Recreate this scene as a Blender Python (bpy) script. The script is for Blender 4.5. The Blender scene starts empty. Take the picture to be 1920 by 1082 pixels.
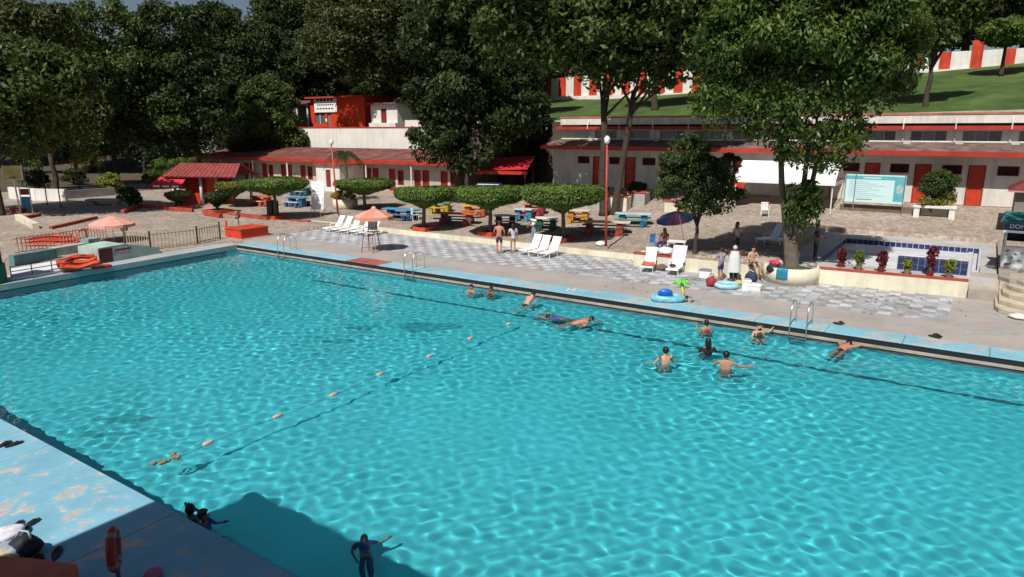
import bpy, math, random
import numpy as np
from mathutils import Vector, Matrix, Euler, noise
sc = bpy.context.scene
col = sc.collection
PI = math.pi
# ---------------------------------------------------------------- camera, sky, sun, exposure
F_PX = 1300.0; HZ = 243.0
CAM = Vector((36.015, -24.524, 6.6)); YAW = math.radians(34.07); PIT = math.atan((541 - HZ) / F_PX)
cd = bpy.data.cameras.new('camera'); co = bpy.data.objects.new('camera', cd); col.objects.link(co); sc.camera = co
cd.sensor_width = 36; cd.lens = 36 * F_PX / 1920; cd.clip_end = 3000; cd.clip_start = .05
co.location = CAM; co.rotation_euler = (PI / 2 - PIT, 0, YAW)
SUN_EL = 53.0; SUN_AZ = -9.0           # direction the light travels, degrees from +y towards +x
ld = Vector((math.sin(math.radians(SUN_AZ)) * math.cos(math.radians(SUN_EL)), math.cos(math.radians(SUN_AZ)) * math.cos(math.radians(SUN_EL)), -math.sin(math.radians(SUN_EL))))
w = bpy.data.worlds.new('World'); sc.world = w; w.use_nodes = True
sky = w.node_tree.nodes.new('ShaderNodeTexSky'); sky.sky_type = 'NISHITA'; sky.sun_disc = False
sky.sun_elevation = math.radians(SUN_EL); sky.sun_rotation = math.atan2(-ld.x, -ld.y); sky.dust_density = 1.5
w.node_tree.links.new(sky.outputs[0], w.node_tree.nodes['Background'].inputs[0])
w.node_tree.nodes['Background'].inputs[1].default_value = .05
sl = bpy.data.lights.new('sun', 'SUN'); sl.energy = 5.0; sl.angle = math.radians(.5); sl.color = (1, .955, .88)
so = bpy.data.objects.new('sun', sl); col.objects.link(so); so.rotation_euler = ld.to_track_quat('-Z', 'Y').to_euler()
sl.cycles.is_caustics_light = True
sc.view_settings.view_transform = 'Standard'; sc.view_settings.look = 'None'; sc.view_settings.exposure = .05; sc.view_settings.gamma = 1
sc.render.engine = 'CYCLES'; sc.cycles.use_denoising = True; sc.cycles.max_bounces = 6; sc.cycles.transparent_max_bounces = 6
sc.cycles.sample_clamp_indirect = 8

# ---------------------------------------------------------------- pixel -> place
cy_, sy_ = math.cos(YAW), math.sin(YAW)
RT = Vector((cy_, sy_, 0)); FWH = Vector((-sy_, cy_, 0))
FW = FWH * math.cos(PIT) + Vector((0, 0, -math.sin(PIT))); UP = FWH * math.sin(PIT) + Vector((0, 0, math.cos(PIT)))
def ray(x, y): return FW + RT * ((x - 960) / F_PX) + UP * ((541 - y) / F_PX)
def P(x, y, z=0.0):
    d = ray(x, y); return CAM + d * ((z - CAM.z) / d.z)
def PV(x, y, v):
    d = ray(x, y); return CAM + d * ((v - CAM.y) / d.y)
def PM(p): return F_PX / (Vector(p) - CAM).dot(FW)          # pixels per metre at a place
def sm(a, b, x):
    t = min(1, max(0, (x - a) / (b - a))); return t * t * (3 - 2 * t)
VF = 26.0                                                    # facade line
CURB = 8.4
def zb(u): return .7 + 1.4 * sm(-8, 8, u)
def gz(u, v):
    if v < CURB and u > -1.0: return 0.0
    if 28.6 < u < 37 and v < 19.9: return .7
    zl = .02 + .028 * min(25, max(0, -u))
    if u < 0:
        t = sm(3, 8, v); z0 = zl + (max(.25, zl) - zl) * t
    else: z0 = .25 + .45 * sm(21.5, 27, u)
    s = min(1, max(0, (v - CURB) / (VF - CURB))); z = z0 + (max(zb(u), z0) - z0) * s ** 1.8
    k = sm(25, 28.5, u) * (1 - sm(37.5, 40, u))
    if k > 0 and v > 8.4:
        zk = .7 + .25 * sm(12, 19.9, v) if v < 19.9 else .95 + 1.15 * min(1, (v - 19.9) / (VF - 19.9)) ** 1.15
        z = z * (1 - k) + zk * k
    if v > VF:
        r = sm(-70, -56, u)
        z27 = 7.35 + .012 * (u - 10)
        z53 = 11.0 + .05 * max(-15, min(40, u - 10))
        if v < (30.6 if u > -11.5 else 33.2): hill = z
        else: hill = z27 + (z53 - z27) * min(1, max(0, v - 31) / 24) + .1 * max(0, min(120, v - 55))
        if u < -11.5 and v > 33.2: hill = 6.8 + (z53 - 6.8) * min(1, max(0, v - 43) / 13) + .1 * max(0, min(120, v - 56))
        gentle = z + .13 * (v - VF)
        z = hill * r + gentle * (1 - r)
    return z
def G(x, y):
    z = .3
    for _ in range(60):
        p = P(x, y, z); z += .35 * (gz(p.x, p.y) - z)
    return Vector((p.x, p.y, gz(p.x, p.y)))

# ---------------------------------------------------------------- materials
MATS = {}
def M(name, c, rough=.65, var=.12, scale=1.5, bump=0.0, bscale=25, c2=None, amt=.5, metal=0.0, spec=.35, thr=None, dirt=.0, rnd=0, streak=0):
    if name in MATS: return MATS[name]
    m = bpy.data.materials.new(name); m.use_nodes = True; nt = m.node_tree; b = nt.nodes['Principled BSDF']
    L = nt.links.new
    ge = nt.nodes.new('ShaderNodeNewGeometry')
    n1 = nt.nodes.new('ShaderNodeTexNoise'); n1.inputs['Scale'].default_value = scale; n1.inputs['Detail'].default_value = 6; n1.inputs['Roughness'].default_value = .62
    L(ge.outputs['Position'], n1.inputs['Vector'])
    r = nt.nodes.new('ShaderNodeValToRGB')
    if thr is not None:
        r.color_ramp.elements[0].position = thr - .02; r.color_ramp.elements[1].position = thr + .03
    else:
        r.color_ramp.elements[0].position = .3; r.color_ramp.elements[1].position = .7
    lo = tuple(x * (1 - var) for x in c); hi = tuple(min(1, x * (1 + var)) for x in c) if c2 is None else c2
    r.color_ramp.elements[0].color = (*lo, 1); r.color_ramp.elements[1].color = (*hi, 1)
    L(n1.outputs['Fac'], r.inputs['Fac'])
    last = r.outputs['Color']
    if dirt:
        n3 = nt.nodes.new('ShaderNodeTexNoise'); n3.inputs['Scale'].default_value = scale * .23 + .4; n3.inputs['Detail'].default_value = 8; n3.inputs['Roughness'].default_value = .7
        L(ge.outputs['Position'], n3.inputs['Vector'])
        r3 = nt.nodes.new('ShaderNodeValToRGB'); r3.color_ramp.elements[0].position = .38; r3.color_ramp.elements[1].position = .62
        r3.color_ramp.elements[0].color = (1 - dirt, 1 - dirt, 1 - dirt * 1.1, 1); r3.color_ramp.elements[1].color = (1, 1, 1, 1)
        L(n3.outputs['Fac'], r3.inputs['Fac'])
        mx = nt.nodes.new('ShaderNodeMix'); mx.data_type = 'RGBA'; mx.blend_type = 'MULTIPLY'; mx.inputs[0].default_value = 1
        L(last, mx.inputs[6]); L(r3.outputs['Color'], mx.inputs[7]); last = mx.outputs[2]
    def mul(val, lo_, hi_, p0, p1):
        q = nt.nodes.new('ShaderNodeMapRange'); q.inputs[1].default_value = p0; q.inputs[2].default_value = p1; q.inputs[3].default_value = lo_; q.inputs[4].default_value = hi_; L(val, q.inputs[0])
        x = nt.nodes.new('ShaderNodeMix'); x.data_type = 'RGBA'; x.blend_type = 'MULTIPLY'; x.inputs[0].default_value = 1; L(last, x.inputs[6]); L(q.outputs[0], x.inputs[7]); return x.outputs[2]
    if rnd:
        oi = nt.nodes.new('ShaderNodeObjectInfo'); last = mul(oi.outputs['Random'], 1 - rnd, 1 + rnd * .4, 0, 1)
    if streak:
        mp_ = nt.nodes.new('ShaderNodeMapping'); mp_.inputs['Scale'].default_value = (3.2, 3.2, .28); L(ge.outputs['Position'], mp_.inputs['Vector'])
        n4 = nt.nodes.new('ShaderNodeTexNoise'); n4.inputs['Scale'].default_value = .75; n4.inputs['Detail'].default_value = 7; n4.inputs['Roughness'].default_value = .65; L(mp_.outputs[0], n4.inputs['Vector']); last = mul(n4.outputs['Fac'], 1 - streak, 1.0, .36, .52)
    L(last, b.inputs['Base Color'])
    b.inputs['Roughness'].default_value = rough; b.inputs['Metallic'].default_value = metal
    b.inputs['Specular IOR Level'].default_value = spec
    if bump:
        n2 = nt.nodes.new('ShaderNodeTexNoise'); n2.inputs['Scale'].default_value = bscale; n2.inputs['Detail'].default_value = 4
        L(ge.outputs['Position'], n2.inputs['Vector'])
        bp = nt.nodes.new('ShaderNodeBump'); bp.inputs['Strength'].default_value = bump; bp.inputs['Distance'].default_value = .03
        L(n2.outputs['Fac'], bp.inputs['Height']); L(bp.outputs['Normal'], b.inputs['Normal'])
    MATS[name] = m; return m
def cobble_mat():
    m = bpy.data.materials.new('cobblestone'); m.use_nodes = True; nt = m.node_tree; b = nt.nodes['Principled BSDF']; L = nt.links.new
    ge = nt.nodes.new('ShaderNodeNewGeometry')
    vo = nt.nodes.new('ShaderNodeTexVoronoi'); vo.inputs['Scale'].default_value = 6.5; L(ge.outputs['Position'], vo.inputs['Vector'])
    ve = nt.nodes.new('ShaderNodeTexVoronoi'); ve.feature = 'DISTANCE_TO_EDGE'; ve.inputs['Scale'].default_value = 6.5; L(ge.outputs['Position'], ve.inputs['Vector'])
    n = nt.nodes.new('ShaderNodeTexNoise'); n.inputs['Scale'].default_value = .55; n.inputs['Detail'].default_value = 8; n.inputs['Roughness'].default_value = .7; L(ge.outputs['Position'], n.inputs['Vector'])
    hs = nt.nodes.new('ShaderNodeSeparateColor'); L(vo.outputs['Color'], hs.inputs[0])
    r1 = nt.nodes.new('ShaderNodeValToRGB'); r1.color_ramp.elements[0].color = (.27, .23, .198, 1); r1.color_ramp.elements[1].color = (.45, .395, .35, 1); L(hs.outputs[0], r1.inputs[0])
    r2 = nt.nodes.new('ShaderNodeValToRGB'); r2.color_ramp.elements[0].position = .02; r2.color_ramp.elements[1].position = .10; r2.color_ramp.elements[0].color = (.78, .75, .72, 1); r2.color_ramp.elements[1].color = (1, 1, 1, 1); L(ve.outputs['Distance'], r2.inputs[0])
    r3 = nt.nodes.new('ShaderNodeValToRGB'); r3.color_ramp.elements[0].position = .35; r3.color_ramp.elements[1].position = .65; r3.color_ramp.elements[0].color = (.74, .70, .65, 1); r3.color_ramp.elements[1].color = (1.08, 1.02, .98, 1); L(n.outputs['Fac'], r3.inputs[0])
    m1 = nt.nodes.new('ShaderNodeMix'); m1.data_type = 'RGBA'; m1.blend_type = 'MULTIPLY'; m1.inputs[0].default_value = 1; L(r1.outputs[0], m1.inputs[6]); L(r2.outputs[0], m1.inputs[7])
    m2 = nt.nodes.new('ShaderNodeMix'); m2.data_type = 'RGBA'; m2.blend_type = 'MULTIPLY'; m2.inputs[0].default_value = 1; L(m1.outputs[2], m2.inputs[6]); L(r3.outputs[0], m2.inputs[7])
    L(m2.outputs[2], b.inputs['Base Color']); b.inputs['Roughness'].default_value = .85
    bp = nt.nodes.new('ShaderNodeBump'); bp.inputs['Strength'].default_value = .5; bp.inputs['Distance'].default_value = .04; L(r2.outputs[0], bp.inputs['Height']); L(bp.outputs[0], b.inputs['Normal'])
    return m
def leaf_mat(name, c1, c2, trans=.25, sc_=.5, rough=.5):
    if name in MATS: return MATS[name]
    m = bpy.data.materials.new(name); m.use_nodes = True; nt = m.node_tree; b = nt.nodes['Principled BSDF']; L = nt.links.new
    ge = nt.nodes.new('ShaderNodeNewGeometry')
    n = nt.nodes.new('ShaderNodeTexNoise'); n.inputs['Scale'].default_value = sc_; n.inputs['Detail'].default_value = 3; L(ge.outputs['Position'], n.inputs['Vector'])
    ad = nt.nodes.new('ShaderNodeMath'); ad.operation = 'MULTIPLY_ADD'; ad.inputs[1].default_value = .55; L(ge.outputs['Random Per Island'], ad.inputs[0]); 
    ad2 = nt.nodes.new('ShaderNodeMath'); ad2.operation = 'MULTIPLY_ADD'; ad2.inputs[1].default_value = 1.3; ad2.inputs[2].default_value = -.45; L(n.outputs['Fac'], ad2.inputs[0]); L(ad2.outputs[0], ad.inputs[2])
    r = nt.nodes.new('ShaderNodeValToRGB'); r.color_ramp.elements[0].color = (*c1, 1); r.color_ramp.elements[1].color = (*c2, 1); r.color_ramp.elements[0].position = .1; r.color_ramp.elements[1].position = .95; L(ad.outputs[0], r.inputs[0])
    L(r.outputs[0], b.inputs['Base Color']); b.inputs['Roughness'].default_value = rough; b.inputs['Specular IOR Level'].default_value = .25
    t = nt.nodes.new('ShaderNodeBsdfTranslucent'); L(r.outputs[0], t.inputs[0])
    mx = nt.nodes.new('ShaderNodeMixShader'); mx.inputs[0].default_value = trans; L(b.outputs[0], mx.inputs[1]); L(t.outputs[0], mx.inputs[2])
    L(mx.outputs[0], nt.nodes['Material Output'].inputs[0]); MATS[name] = m; return m
def cm(c, n=None, **k):
    return M(n or ('paint_%02d_%02d_%02d' % tuple(int(x * 99) for x in c)), c, **k)
white = M('white_paint', (.76, .74, .70), .6, .06, 2, .12, 30, dirt=.12, streak=.12)
cream = M('cream_paint', (.74, .69, .54), .7, .07, 1.2, .2, 18, dirt=.16, streak=.14)
red = M('red_paint', (.55, .045, .02), .5, .16, 2, .1, 30, dirt=.2)
orange_red = M('orange_red_paint', (.60, .075, .03), .5, .18, 2, .1, 30, dirt=.22, streak=.2)
dark_red = M('dark_red_paint', (.23, .03, .025), .55, .2, 2, .1, 30, dirt=.2)
concrete = M('concrete', (.40, .345, .30), .85, .2, .9, .4, 30, dirt=.25)
steel = M('steel', (.6, .6, .6), .3, .05, 4, metal=.9)
plastic = M('white_plastic', (.82, .81, .82), .35, .03, 3)
black = M('black_paint', (.02, .02, .022), .4, .2, 4)
bark = M('bark', (.055, .042, .032), .9, .35, 6, .9, 14)
bark_l = M('pale_bark', (.125, .098, .078), .9, .3, 5, .9, 14)
glassdark = M('window_glass', (.10, .10, .12), .12, .4, .8, spec=.6)

# ---------------------------------------------------------------- mesh builder
class MB:
    def __init__(s): s.v = []; s.f = []
    def add(s, vs, fs):
        o = len(s.v); s.v += [tuple(x) for x in vs]; s.f += [tuple(i + o for i in f) for f in fs]; return s
    def box(s, x0, x1, y0, y1, z0, z1, R=None):
        vs = [(x, y, z) for z in (z0, z1) for y in (y0, y1) for x in (x0, x1)]
        if R is not None: vs = [R @ Vector(q) for q in vs]
        return s.add(vs, [(0, 2, 3, 1), (4, 5, 7, 6), (0, 1, 5, 4), (2, 6, 7, 3), (0, 4, 6, 2), (1, 3, 7, 5)])
    def cbox(s, c, d, R=None):
        R = R or Matrix.Identity(3); c = Vector(c)
        vs = [c + R @ Vector((x * d[0] / 2, y * d[1] / 2, z * d[2] / 2)) for z in (-1, 1) for y in (-1, 1) for x in (-1, 1)]
        return s.add(vs, [(0, 2, 3, 1), (4, 5, 7, 6), (0, 1, 5, 4), (2, 6, 7, 3), (0, 4, 6, 2), (1, 3, 7, 5)])
    def tube(s, pts, rs, n=8, cap=True):
        pts = [Vector(p) for p in pts]; k = len(pts)
        if not hasattr(rs, '__len__'): rs = [rs] * k
        o = len(s.v); prev = None
        for i, p in enumerate(pts):
            t = (pts[min(i + 1, k - 1)] - pts[max(i - 1, 0)]).normalized()
            a = (prev - t * prev.dot(t)) if prev is not None else t.orthogonal()
            a.normalize(); prev = a; b = t.cross(a)
            for j in range(n):
                q = 2 * PI * j / n; s.v.append(tuple(p + (a * math.cos(q) + b * math.sin(q)) * rs[i]))
        for i in range(k - 1):
            for j in range(n):
                s.f.append((o + i * n + j, o + i * n + (j + 1) % n, o + (i + 1) * n + (j + 1) % n, o + (i + 1) * n + j))
        if cap:
            s.f.append(tuple(o + j for j in reversed(range(n)))); s.f.append(tuple(o + (k - 1) * n + j for j in range(n)))
        return s
    def lathe(s, prof, n=16, c=(0, 0, 0), close=False):
        o = len(s.v); k = len(prof)
        for r, z in prof:
            for j in range(n):
                q = 2 * PI * j / n; s.v.append((c[0] + r * math.cos(q), c[1] + r * math.sin(q), c[2] + z))
        for i in range(k - 1 + (1 if close else 0)):
            i2 = (i + 1) % k
            for j in range(n):
                s.f.append((o + i * n + j, o + i * n + (j + 1) % n, o + i2 * n + (j + 1) % n, o + i2 * n + j))
        if not close:
            s.f.append(tuple(o + j for j in reversed(range(n)))); s.f.append(tuple(o + (k - 1) * n + j for j in range(n)))
        return s
    def torus(s, c, R, r, axis='y', n=20, m=8):
        o = len(s.v)
        for i in range(n):
            a = 2 * PI * i / n
            for j in range(m):
                b = 2 * PI * j / m; q = R + r * math.cos(b)
                p = {'y': (q * math.cos(a), r * math.sin(b), q * math.sin(a)), 'z': (q * math.cos(a), q * math.sin(a), r * math.sin(b)), 'x': (r * math.sin(b), q * math.cos(a), q * math.sin(a))}[axis]
                s.v.append((c[0] + p[0], c[1] + p[1], c[2] + p[2]))
        for i in range(n):
            for j in range(m):
                s.f.append((o + i * m + j, o + ((i + 1) % n) * m + j, o + ((i + 1) % n) * m + (j + 1) % m, o + i * m + (j + 1) % m))
        return s
    def sphere(s, c, r, n=12, m=8):
        if not hasattr(r, '__len__'): r = (r, r, r)
        o = len(s.v); s.v.append((c[0], c[1], c[2] - r[2]))
        for i in range(1, m):
            t = -PI / 2 + PI * i / m
            for j in range(n):
                a = 2 * PI * j / n; s.v.append((c[0] + r[0] * math.cos(t) * math.cos(a), c[1] + r[1] * math.cos(t) * math.sin(a), c[2] + r[2] * math.sin(t)))
        s.v.append((c[0], c[1], c[2] + r[2])); e = len(s.v) - 1
        for j in range(n):
            s.f.append((o, o + 1 + (j + 1) % n, o + 1 + j)); s.f.append((e, o + 1 + (m - 2) * n + j, o + 1 + (m - 2) * n + (j + 1) % n))
        for i in range(m - 2):
            for j in range(n): s.f.append((o + 1 + i * n + j, o + 1 + i * n + (j + 1) % n, o + 1 + (i + 1) * n + (j + 1) % n, o + 1 + (i + 1) * n + j))
        return s
    def prism(s, pts, z0, z1):           # closed polygon (x, y) extruded
        k = len(pts); o = len(s.v)
        s.v += [(p[0], p[1], z0) for p in pts] + [(p[0], p[1], z1) for p in pts]
        s.f += [tuple(o + i for i in reversed(range(k))), tuple(o + k + i for i in range(k))] + [(o + i, o + (i + 1) % k, o + k + (i + 1) % k, o + k + i) for i in range(k)]
        return s
    def quad(s, a, b, c, d): return s.add([a, b, c, d], [(0, 1, 2, 3)])
    def slab(s, a, b, c, d, t):          # quad with thickness t along its normal (downwards)
        a, b, c, d = map(Vector, (a, b, c, d)); n = (b - a).cross(d - a).normalized() * -t
        return s.add([a, b, c, d, a + n, b + n, c + n, d + n], [(0, 1, 2, 3), (7, 6, 5, 4), (0, 4, 5, 1), (1, 5, 6, 2), (2, 6, 7, 3), (3, 7, 4, 0)])
    def build(s, name, mat, parent=None, smooth=False, bevel=0):
        me = bpy.data.meshes.new(name); me.from_pydata(s.v, [], s.f)
        for m in (mat if isinstance(mat, (list, tuple)) else [mat]): me.materials.append(m)
        if smooth: me.shade_smooth()
        o = bpy.data.objects.new(name, me); col.objects.link(o)
        if parent: o.parent = parent
        if bevel:
            b = o.modifiers.new('bevel', 'BEVEL'); b.width = bevel; b.segments = 2; b.limit_method = 'ANGLE'
        return o
def npmesh(name, V, F, mat, parent=None, smooth=False):
    me = bpy.data.meshes.new(name); V = np.asarray(V, np.float32); F = np.asarray(F, np.int32); k = F.shape[1]
    me.vertices.add(len(V)); me.vertices.foreach_set('co', V.ravel()); me.loops.add(F.size); me.loops.foreach_set('vertex_index', F.ravel())
    me.polygons.add(len(F)); me.polygons.foreach_set('loop_start', np.arange(0, F.size, k, dtype=np.int32))
    me.update(calc_edges=True); me.materials.append(mat)
    if smooth: me.shade_smooth()
    o = bpy.data.objects.new(name, me); col.objects.link(o)
    if parent: o.parent = parent
    return o
def tag(o, label=None, cat=None, group=None, kind=None):
    if label: o['label'] = label
    if cat: o['category'] = cat
    if group: o['group'] = group
    if kind: o['kind'] = kind
    return o
def thing(name, label, cat, loc=(0, 0, 0), rz=0, group=None):
    o = bpy.data.objects.new(name, None); o.empty_display_size = .2; col.objects.link(o); o.location = loc; o.rotation_euler = (0, 0, rz)
    return tag(o, label, cat, group)
def copy_tree(o, parent=None):
    c = o.copy(); col.objects.link(c); c.parent = parent
    for ch in list(o.children): copy_tree(ch, c)
    return c
def kid(mesh_obj, parent, loc, rz=0):
    c = mesh_obj.copy(); col.objects.link(c); c.parent = parent; c.location = loc; c.rotation_euler = (0, 0, rz); return c
def dup(o, loc, rz, label, group=None):
    c = copy_tree(o); c.location = loc; c.rotation_euler = (0, 0, rz); c['label'] = label
    if group: c['group'] = group
    return c

# ---------------------------------------------------------------- terrain
POOL_U1 = 46.0; POOL_V0 = -18.7; WL = -.3
def axis_lines(fine0, fine1, step, extra, far):
    a = list(np.arange(fine0, fine1 + 1e-6, step)) + extra
    return sorted(set([round(float(x), 3) for x in a] + far + [-x for x in far if -x < fine0]))
us = axis_lines(-80, 70, 1.0, [-1.01, -.99, 28.59, 28.61, 36.99, 37.01, -11.49, -11.51], [-900., -400., -200., -140., -100., 90., 120., 200., 400., 900.])
vs = axis_lines(-60, 120, 1.0, [POOL_V0, CURB - .01, CURB + .01, 19.89, 19.91, 30.59, 30.61, 33.19, 33.21], [-900., -400., -200., -100., 150., 200., 300., 500., 900.])
def gsheet(u, v):
    z = gz(u, v)
    if -1.0 < u and v < CURB: z = -.08
    if 28.6 < u < 37 and CURB < v < 19.9: z = .3
    return z
def sheet(name, mat, pick):
    idx = {}; V = []; F = []
    def vi(i, j):
        if (i, j) not in idx:
            u, v = us[i], vs[j]; z = gsheet(u, v)
            if v > VF + 6: z += .25 * noise.noise(Vector((u * .12, v * .12, 0)))
            idx[(i, j)] = len(V); V.append((u, v, z))
        return idx[(i, j)]
    for i in range(len(us) - 1):
        for j in range(len(vs) - 1):
            cu, cv = (us[i] + us[i + 1]) / 2, (vs[j] + vs[j + 1]) / 2
            if 0 < cu < POOL_U1 and POOL_V0 < cv < 0: continue
            if pick(cu, cv): F.append((vi(i, j), vi(i + 1, j), vi(i + 1, j + 1), vi(i, j + 1)))
    o = npmesh(name, V, F, mat); me = o.data; me.shade_smooth(); return tag(o, kind='structure')
lawnmat = M('lawn_grass', (.045, .095, .018), .95, .3, .5, 1.0, 30, c2=(.095, .15, .036), dirt=.25)
soil = M('leaf_litter', (.075, .06, .04), .95, .35, .8, .8, 12)
is_lawn = lambda u, v: v > 30.6 and u > -11.5
is_hill = lambda u, v: (v > VF + 2 and not is_lawn(u, v)) or u < -42
sheet('ground', cobble_mat(), lambda u, v: not is_lawn(u, v) and not is_hill(u, v))
sheet('lawn', lawnmat, is_lawn)
sheet('hillside', soil, is_hill)

# ---------------------------------------------------------------- pool
poolblue = M('pool_paint', (.072, .51, .59), .6, .08, .35, dirt=.06)
basin = MB()
def fz(u): return -1.42 if u > 24 else -1.42 - .55 * (1 - sm(6, 24, u))
lu = [0, 6, 9, 12, 15, 18, 21, 24, 37, POOL_U1]
for a, b in zip(lu[:-1], lu[1:]):
    basin.quad((a, POOL_V0, fz(a)), (b, POOL_V0, fz(b)), (b, 0, fz(b)), (a, 0, fz(a)))
    basin.quad((b, 0, fz(b)), (b, 0, -.02), (a, 0, -.02), (a, 0, fz(a)))
    basin.quad((a, POOL_V0, fz(a)), (a, POOL_V0, -.02), (b, POOL_V0, -.02), (b, POOL_V0, fz(b)))
basin.quad((0, POOL_V0, fz(0)), (0, 0, fz(0)), (0, 0, -.02), (0, POOL_V0, -.02))
basin.quad((POOL_U1, 0, fz(POOL_U1)), (POOL_U1, POOL_V0, fz(POOL_U1)), (POOL_U1, POOL_V0, -.02), (POOL_U1, 0, -.02))
bo = tag(basin.build('pool_basin', poolblue), kind='structure'); bo.cycles.is_caustics_receiver = True
navy_line = M('navy_tile', (.018, .12, .16), .5)
ln = MB()
for a, b in zip(lu[:-1], lu[1:]):
    if a >= 9: ln.quad((a, -2.32, fz(a) + .005), (b, -2.32, fz(b) + .005), (b, -2.13, fz(b) + .005), (a, -2.13, fz(a) + .005))
o = ln.build('floor_line', navy_line, bo); o.cycles.is_caustics_receiver = True
stain_m = M('floor_stain', (.035, .32, .37), .7, .2, 2)
def blob2d(n, rx, ry, seed, rz=0, z=0):
    rr = random.Random(seed); pts = []
    for i in range(n):
        a = 2 * PI * i / n; k = .6 + .55 * rr.random(); x, y = rx * k * math.cos(a), ry * k * math.sin(a)
        pts.append((x * math.cos(rz) - y * math.sin(rz), x * math.sin(rz) + y * math.cos(rz), z))
    return pts
for k, (x, y, rx, ry) in enumerate([(800, 612, 1.3, .7), (682, 614, .55, .4), (195, 812, .8, .16), (230, 785, .9, .35), (640, 640, .7, .3)]):
    d = ray(x, y); d2 = d.copy(); p = P(x, y, WL); d.normalize()
    dxy = Vector((d.x, d.y)); sn = dxy.length / 1.33; dep = WL - fz(p.x); p = p + Vector((d.x, d.y, 0)).normalized() * dep * math.tan(math.asin(sn))
    mb = MB(); pts = blob2d(14, rx, ry, k, .6); zf = fz(p.x) + .006
    mb.add([(p.x + a, p.y + b, fz(p.x + a) + .012) for a, b, c in pts], [tuple(range(14))]); o = mb.build('stain', stain_m, bo); o.cycles.is_caustics_receiver = True
step = .05; nx = int(POOL_U1 / step); ny = int(18.7 / step)
X, Y = np.meshgrid(np.linspace(0, POOL_U1, nx + 1), np.linspace(POOL_V0, 0, ny + 1), indexing='ij')
rng = np.random.default_rng(4); Z = np.zeros_like(X)
for i in range(46):
    lam = rng.uniform(.19, .55); a = rng.uniform(0, 2 * PI) ; k = 2 * PI / lam
    amp = .0019 * lam * (1.0 if lam > .32 else .8)
    Z += amp * np.sin(k * (X * math.cos(a) + Y * math.sin(a)) + rng.uniform(0, 6.28))
env = .74 + .34 * np.sin(X * .31 + 1.3 * np.sin(Y * .23)) * np.sin(Y * .37 + X * .11)
Z *= env
for bx_, by_, ba in ((1247, 684, 1), (1360, 694, 1.2), (1327, 661, .9), (1324, 620, .8), (1423, 630, .9), (884, 547, .7), (921, 550, .7), (986, 571, 1.1), (1058, 598, 1.2), (1078, 606, 1.2), (1578, 655, 1.2), (380, 975, .8), (686, 1030, .7)):
    q_ = P(bx_, by_, WL); rr = np.sqrt((X - q_.x) ** 2 + (Y - q_.y) ** 2); Z += ba * .011 * np.sin(rr * 15) * np.exp(-rr / .8) * np.clip(rr / .35, 0, 1)
V = np.stack([X, Y, Z + WL], -1).reshape(-1, 3); idx = np.arange((nx + 1) * (ny + 1)).reshape(nx + 1, ny + 1)
Fq = np.stack([idx[:-1, :-1], idx[1:, :-1], idx[1:, 1:], idx[:-1, 1:]], -1).reshape(-1, 4)
wm = bpy.data.materials.new('water'); wm.use_nodes = True; n = wm.node_tree.nodes; n.clear(); out = n.new('ShaderNodeOutputMaterial')
g = n.new('ShaderNodeBsdfGlass'); g.inputs['IOR'].default_value = 1.33; g.inputs['Roughness'].default_value = 0; g.inputs['Color'].default_value = (.93, 1, 1, 1)
wm.node_tree.links.new(g.outputs[0], out.inputs[0])
wo = npmesh('water', V, Fq, wm, None, True); tag(wo, kind='structure'); wo.cycles.is_caustics_caster = True

# ---------------------------------------------------------------- decks
def deck_mat(name, paint, base, t, scale=.8, fade=None):
    m = bpy.data.materials.new(name); m.use_nodes = True; nt = m.node_tree; b = nt.nodes['Principled BSDF']; L = nt.links.new
    ge = nt.nodes.new('ShaderNodeNewGeometry')
    def nz(s, det=9, r=.68):
        q = nt.nodes.new('ShaderNodeTexNoise'); q.inputs['Scale'].default_value = s; q.inputs['Detail'].default_value = det; q.inputs['Roughness'].default_value = r; L(ge.outputs['Position'], q.inputs['Vector']); return q
    n1 = nz(scale); n2 = nz(scale * 2.7); n3 = nz(scale * .5)
    r = nt.nodes.new('ShaderNodeValToRGB'); r.color_ramp.elements[0].position = t; r.color_ramp.elements[1].position = t + .05; r.color_ramp.elements[0].color = (0, 0, 0, 1); r.color_ramp.elements[1].color = (1, 1, 1, 1)
    L(n1.outputs['Fac'], r.inputs[0])
    rb = nt.nodes.new('ShaderNodeValToRGB'); rb.color_ramp.elements[0].position = .3; rb.color_ramp.elements[1].position = .7; rb.color_ramp.elements[0].color = (*[x * .7 for x in base], 1); rb.color_ramp.elements[1].color = (*[x * 1.15 for x in base], 1); L(n2.outputs['Fac'], rb.inputs[0])
    rp = nt.nodes.new('ShaderNodeValToRGB'); rp.color_ramp.elements[0].position = .3; rp.color_ramp.elements[1].position = .68; rp.color_ramp.elements[0].color = (*[x * .78 for x in paint], 1); rp.color_ramp.elements[1].color = (*[min(1, x * 1.12 + .02) for x in paint], 1); L(n3.outputs['Fac'], rp.inputs[0])
    mx = nt.nodes.new('ShaderNodeMix'); mx.data_type = 'RGBA'; L(r.outputs[0], mx.inputs[0]); L(rp.outputs[0], mx.inputs[6]); L(rb.outputs[0], mx.inputs[7])
    L(mx.outputs[2], b.inputs['Base Color']); b.inputs['Roughness'].default_value = .6
    bp = nt.nodes.new('ShaderNodeBump'); bp.inputs['Strength'].default_value = .25; bp.inputs['Distance'].default_value = .02; L(n2.outputs['Fac'], bp.inputs['Height']); L(bp.outputs[0], b.inputs['Normal'])
    return m
coping_m = deck_mat('worn_blue_coping', (.22, .47, .58), (.42, .45, .46), .50, .9)
near_m = deck_mat('peeling_blue_paint', (.19, .42, .55), (.50, .455, .42), .545, 1.7)
conc_blue = deck_mat('concrete_with_blue_traces', (.385, .34, .315), (.33, .35, .36), .53, 1.3)
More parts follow.
